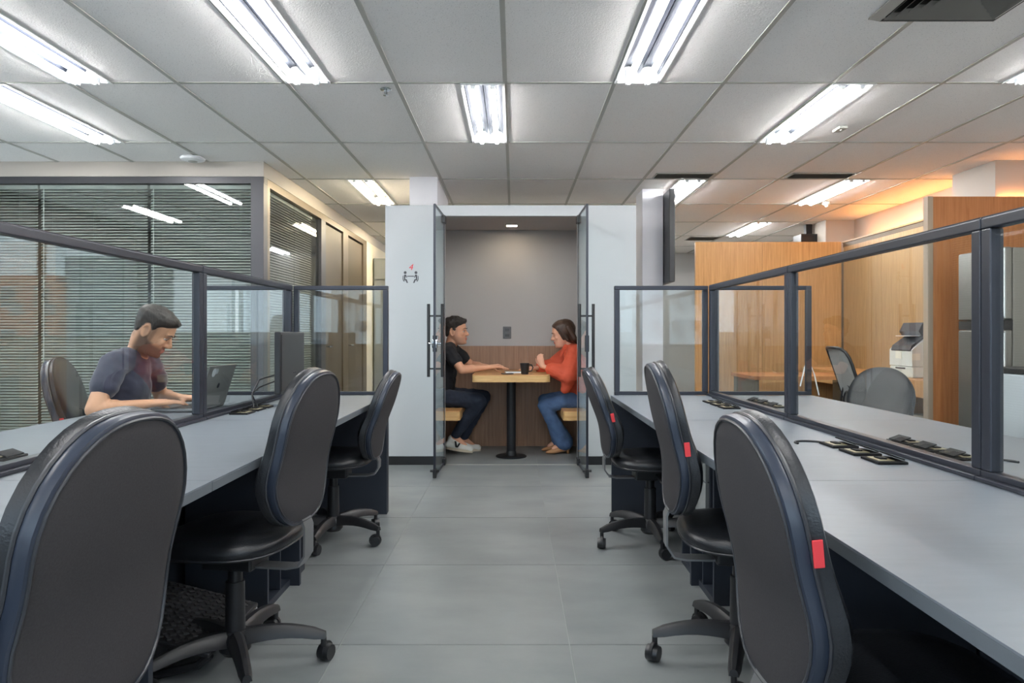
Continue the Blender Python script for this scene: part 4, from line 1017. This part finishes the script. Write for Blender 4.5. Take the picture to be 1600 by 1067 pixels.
def shirt(root, V, S, k, m, sleeve, name='t_shirt', gx=0, loose=0, hemz=0, vox=.007):
    mb = MB(); pel, che, nk = V('pelvis'), V('chest'), V('neck'); g = .012+loose
    mb.cap(pel.lerp(che, .06), che, .118*k+g, .110*k+g, S, 1.36); mb.cap(che, nk-(nk-che)*.30, .108*k+g, .072*k+g, S, 1.42)
    for s in ('n', 'f'):
        sh, el, wr = V('sh_'+s), V('el_'+s), V('wr_'+s)
        mb.cap(nk+(sh-nk)*.38-Vector((0, 0, .006)), sh, .058*k+g*.6, .056*k+g)
        if sleeve == 'short': mb.cap(sh, sh.lerp(el, .52), .056*k+g, .050*k+g*1.3)
        else:
            mb.cap(sh, el, .056*k+g, .058*k+g*1.5); mb.cap(el, el.lerp(wr, .62), .060*k+g*1.2, .040*k+g*1.1)
            if s == 'n': mb.cap(el+Vector((.0, 0, -.03)), el+Vector((-.03, 0, -.12)), .070, .050, (0, 1, 0), .7)
    return remesh(mb, name, m, root, vox, 7, wr=.007)
def trousers(root, V, S, k, m, name='jeans', flare=0, vox=.007, cuff=.93):
    mb = MB(); pel = V('pelvis')
    mb.cap(pel+Vector((0, 0, .05)), pel-Vector((0, 0, .03)), .122*k, .115*k, S, 1.35)
    for s in ('n', 'f'):
        hp, kn, an = V('hip_'+s), V('kn_'+s), V('an_'+s)
        mb.cap(hp, kn, .092*k, .070*k); mb.cap(kn, kn.lerp(an, .45), .069*k, .062*k+flare*.2); mb.cap(kn.lerp(an, .45), kn.lerp(an, cuff), .062*k+flare*.2, .048*k+flare)
    return remesh(mb, name, m, root, vox, 6, wr=.006)
M_navyt = mat('navy_cotton', (40, 42, 62), .9, var=.10, vscale=40, sheen=.2)
M_blackt = mat('black_cotton', (24, 25, 30), .9, var=.1, vscale=30)
M_denimd = mat('dark_denim', (34, 42, 58), .85, var=.12, vscale=30)
M_denim = mat('blue_denim', (78, 104, 142), .85, var=.16, vscale=14, bump=.1)
M_coral = mat('coral_blouse', (196, 78, 50), .75, var=.08, vscale=8, bump=.25, bscale=14)
M_hair1 = mat('dark_hair', (30, 24, 21), .6, var=.3, vscale=60, stretch=(1, 1, .3), bump=.6, bscale=120)
M_hairg = mat('greying_hair', (42, 36, 33), .65, var=.35, vscale=50, bump=.6, bscale=110)
M_hair3 = mat('brown_hair', (62, 42, 30), .45, var=.25, vscale=60, stretch=(1, 3, .3), bump=.4, bscale=90)

# --- man in navy at the left desk
P1 = dict(pelvis=(-2.02, 3.53, .55), chest=(-1.955, 3.54, .88), neck=(-1.905, 3.55, 1.035), head=(-1.808, 3.53, 1.158), yaw=R(10), pitch=R(34), hs=1.0,
    k=.95, sh_n=(-1.925, 3.385, .995), el_n=(-1.925, 3.225, .793), wr_n=(-1.775, 3.44, .802), sh_f=(-1.92, 3.70, .985), el_f=(-1.95, 3.89, .80), wr_f=(-1.765, 3.74, .80),
    hand_n=dict(d=(.75, .62, .0), up=(0, -.1, 1), side=(0, 1, 0), curl=.35, thumb=1), hand_f=dict(d=(.9, -.25, .0), up=(0, 0, 1), side=(0, 1, 0), curl=.35, thumb=-1),
    hip_n=(-2.05, 3.42, .54), kn_n=(-1.66, 3.40, .54), an_n=(-1.68, 3.40, .12), toe_n=(-1.56, 3.40, .05),
    hip_f=(-2.05, 3.62, .54), kn_f=(-1.66, 3.66, .54), an_f=(-1.68, 3.66, .12), toe_f=(-1.56, 3.66, .05),
    skin=skin_mat('skin_olive', (196, 148, 118), (70, 54, 48), (166, 110, 98)), stub=.85, brow=(48, 38, 34))
r, V, M, S, k = person('bearded man in a navy t-shirt typing on a laptop behind the left glass screen', P1)
shirt(r, V, S, k, M_navyt, 'short')
trousers(r, V, S, k, M_denimd)
def short_hair(r, M, m, sl, extra=None, vox=.0045):
    h = MB(); h.rings(head_rings(M, 0, sl))
    if extra: extra(h, M)
    return remesh(h, 'hair', m, r, vox, 3)
from mathutils import noise as mnoise
def lerp_tab(tab, x):
    if x >= tab[0][0]: return tab[0][1]
    for (xa, va), (xb_, vb) in zip(tab[:-1], tab[1:]):
        if x >= xb_: return vb+(va-vb)*(x-xb_)/(xa-xb_)
    return tab[-1][1]
MAN_LINE = [(.10, .190), (.080, .180), (.062, .166), (.045, .160), (.030, .148), (.014, .112), (-.004, .112), (-.012, .142), (-.032, .130), (-.046, .080), (-.085, .050), (-.13, .045)]
WOM_LINE = [(.10, .196), (.080, .190), (.060, .168), (.045, .140), (.030, .095), (.018, .060), (-.12, .03)]
def hair_cap(r, M, m, line, top, side_, quiff=0, rough=.004, seed=0, fade=.165, n=72, nz=56):
    zs_ = [s_[0] for s_ in HEAD]; sl = []
    for i in range(nz+1):
        z = .02+(.2275-.02)*i/nz
        for s0, s1 in zip(HEAD[:-1], HEAD[1:]):
            if s0[0] <= z <= s1[0]:
                q = (z-s0[0])/(s1[0]-s0[0]); sl.append((z, s0[1]+(s1[1]-s0[1])*q, s0[2]+(s1[2]-s0[2])*q, s0[3]+(s1[3]-s0[3])*q)); break
    rr = head_rings(Matrix.Identity(4), 0, sl, n); out = []
    cen = Vector((-.005, 0, .125))
    for ring in rr:
        row = []
        for v in ring:
            v = Vector(v); d = (v-cen).normalized(); zl = lerp_tab(line, v.x)
            h = sstep(-.004, .016, v.z-zl)
            th = side_+(top-side_)*sstep(fade-.03, fade+.03, v.z)+quiff*sstep(.03, .08, v.x)*sstep(.17, .2, v.z)
            nz_ = mnoise.noise(Vector((v.x*60, v.y*90+seed, v.z*40)))*rough*sstep(.5, 1, h)
            row.append(M @ (v+d*(-.005+(.005+th+nz_)*h)))
        out.append(row)
    return MB().rings(out).build('hair', m, r, True)
hair_cap(r, M, M_hair1, MAN_LINE, .012, .003, .012)
for s in ('n', 'f'):
    a, t_ = V('an_'+s), V('toe_'+s)
    mb = MB(); mb.cap(a+Vector((-.03, 0, -.05)), t_+Vector((.06, 0, -.01)), .045, .035); remesh(mb, 'shoe', M_black, r, .008, 4)

# --- man in black in the booth
P2 = dict(pelvis=(-.70, 6.70, .57), chest=(-.655, 6.70, .86), neck=(-.605, 6.70, 1.03), head=(-.555, 6.70, 1.165), yaw=R(-10), pitch=R(0), hs=1.10,
    sh_n=(-.60, 6.53, .975), el_n=(-.475, 6.41, .815), wr_n=(-.225, 6.52, .835), sh_f=(-.59, 6.88, .985), el_f=(-.42, 6.98, .835), wr_f=(-.21, 6.80, .815),
    hand_n=dict(d=(1, .15, .12), up=(0, -.35, 1), side=(0, 1, 0), curl=.85, thumb=1), hand_f=dict(d=(1, -.2, .0), up=(0, 0, 1), side=(0, 1, 0), curl=.35, thumb=-1),
    hip_n=(-.70, 6.59, .545), kn_n=(-.325, 6.55, .52), an_n=(-.565, 6.68, .17), toe_n=(-.455, 6.66, .075),
    hip_f=(-.70, 6.81, .545), kn_f=(-.295, 6.83, .53), an_f=(-.50, 6.88, .12), toe_f=(-.395, 6.88, .045),
    skin=skin_mat('skin_warm', (206, 152, 122), (128, 104, 92)), stub=.45, brow=(52, 42, 38), vox=.006)
r, V, M, S, k = person('man in a black t-shirt and dark jeans leaning on the booth table', P2)
shirt(r, V, S, k, M_blackt, 'short'); trousers(r, V, S, k, M_denimd)
hair_cap(r, M, M_hairg, MAN_LINE, .017, .006, .012, .012, 5)
def sneaker(r, a, t_, name='sneaker', mark=True):
    d = (t_-a); dh = Vector((d.x, d.y, 0)).normalized(); ang = math.atan2(t_.z-a.z+.07, .16)*.8
    Rm = Matrix.Translation(t_) @ Matrix.Rotation(math.atan2(dh.y, dh.x), 4, 'Z') @ Matrix.Rotation(-ang, 4, 'Y')
    mb = MB()
    P = lambda x, y, z: Rm @ Vector((x, y, z))
    mb.cap(P(-.17, 0, .0), P(.045, 0, -.012), .036, .030, Rm.to_3x3() @ Vector((0, 1, 0)), 1.2); mb.cap(P(-.155, 0, .02), P(-.15, 0, .055), .036, .034); mb.cap(P(-.12, 0, .035), P(-.02, 0, .008), .036, .028)
    s = remesh(mb, name, mat('sneaker_white', (214, 214, 208), .5), r, .006, 4)
    so = MB(); pts = [(.078*math.cos(2*PI*q/20)*1.72-.06, .046*math.sin(2*PI*q/20)) for q in range(20)]
    so.rings([[P(x, y, z) for x, y in pts] for z in (-.046, -.022)]).build('sole', mat('sole_cream', (196, 186, 164), .6), s)
    if mark:
        v = MB()
        for sy in (-1,):
            y = sy*.0445
            v.raw([P(-.105, y, .045), P(-.088, y, .045), P(-.072, y, -.012), P(-.090, y, -.012)], [(0, 1, 2, 3)]); v.raw([P(-.080, y, -.012), P(-.066, y, -.012), P(-.045, y, .030), P(-.060, y, .034)], [(0, 1, 2, 3)])
        v.v = v.v+[tuple(Vector(q)+(Rm.to_3x3() @ Vector((0, .004, 0)))) for q in v.v]; v.f += [tuple(i+8 for i in f) for f in v.f]
        v.build('side_mark', M_black, s)
    l = MB()
    for q in range(5): l.tube([P(-.085+q*.02, -.024, .040-q*.007), P(-.08+q*.02, 0, .052-q*.008), P(-.085+q*.02, .024, .040-q*.007)], .0035, 6)
    l.build('laces', M_lampw, s)
sneaker(r, V('an_n'), V('toe_n')); sneaker(r, V('an_f'), V('toe_f'), mark=False)

# --- woman in coral
P3 = dict(pelvis=(.64, 6.70, .56), chest=(.605, 6.70, .86), neck=(.545, 6.70, 1.005), head=(.470, 6.70, 1.145), yaw=R(180), pitch=R(14), hs=1.08, k=.92,
    sh_n=(.575, 6.54, .965), el_n=(.50, 6.42, .765), wr_n=(.262, 6.46, .845), sh_f=(.56, 6.86, .97), el_f=(.40, 6.90, .82), wr_f=(.20, 6.74, .815),
    hand_n=dict(d=(-.28, .05, .95), up=(-.35, -.9, .1), side=(-1, 0, 0), curl=1.25, thumb=1, spread=.02), hand_f=dict(d=(-1, -.1, .0), up=(0, 0, 1), side=(0, 1, 0), curl=.4, thumb=-1),
    hip_n=(.66, 6.60, .54), kn_n=(.285, 6.56, .475), an_n=(.475, 6.70, .12), toe_n=(.38, 6.69, .05),
    hip_f=(.66, 6.80, .54), kn_f=(.30, 6.82, .50), an_f=(.45, 6.86, .12), toe_f=(.345, 6.85, .05), HL=.165,
    skin=skin_mat('skin_fair', (214, 160, 134), None, (186, 92, 84)), brow=(84, 60, 46), closed=True, ears=False, vox=.006)
r, V, M, S, k = person('long haired woman in an orange blouse and blue jeans sitting in the booth', P3)
shirt(r, V, S, k, M_coral, 'long', 'blouse', loose=.017)
trousers(r, V, S, k, M_denim, flare=.045, cuff=1.0)
c = MB(); nk = V('neck')
c.cap(nk+Vector((-.055, -.035, .02)), nk+Vector((-.10, -.02, -.07)), .022, .012); c.cap(nk+Vector((-.055, .035, .02)), nk+Vector((-.10, .02, -.07)), .022, .012); c.cap(nk+Vector((.03, -.05, .03)), nk+Vector((-.055, -.05, .01)), .018, .018); c.cap(nk+Vector((.03, .05, .03)), nk+Vector((-.055, .05, .01)), .018, .018)
remesh(c, 'collar', M_coral, r, .005, 3)
MB().tube([V('pelvis')+Vector((.13*math.cos(a), .165*math.sin(a), .055)) for a in [2*PI*q/24 for q in range(24)]], .012, 6, closed=True).build('belt', M_black, r, True)
hair_cap(r, M, M_hair3, WOM_LINE, .013, .017, 0, .002, 2, .16)
h = MB()
P_ = lambda x, y, z: M @ Vector((x, y, z))
for y in (-.072, -.055, -.03, 0, .03, .055, .072):
    b_ = V('neck')+Vector((.165, y*1.1, -.02 if abs(y) > .04 else -.05))
    h.cap(P_(-.045, y, .16), P_(-.075, y, .05), .040 if abs(y) < .06 else .028, .032); h.cap(P_(-.075, y, .05), b_, .032, .016)
    if abs(y) > .05: h.cap(P_(.035, y*1.05, .17), P_(-.02, y*1.08, .055), .014, .018); h.cap(P_(-.02, y*1.08, .055), b_+Vector((-.03, 0, .01)), .018, .012)
remesh(h, 'long_hair', M_hair3, r, .005, 4)
for s in ('n', 'f'):
    a, t_ = V('an_'+s), V('toe_'+s); mb = MB()
    mb.cap(a+Vector((.03, 0, -.055)), t_+Vector((0, 0, -.02)), .034, .028, (0, 1, 0), 1.15); mb.cap(t_+Vector((0, 0, -.02)), t_+Vector((-.07, 0, -.034)), .027, .010, (0, 1, 0), 1.2)
    sh = remesh(mb, 'shoe', mat('tan_leather', (178, 130, 88), .45), r, .006, 4)
    MB().cap(a+Vector((.035, 0, -.075)), a+Vector((.04, 0, -.108)), .017, .011).build('heel', mat('tan_leather', (178, 130, 88), .45), sh, True)
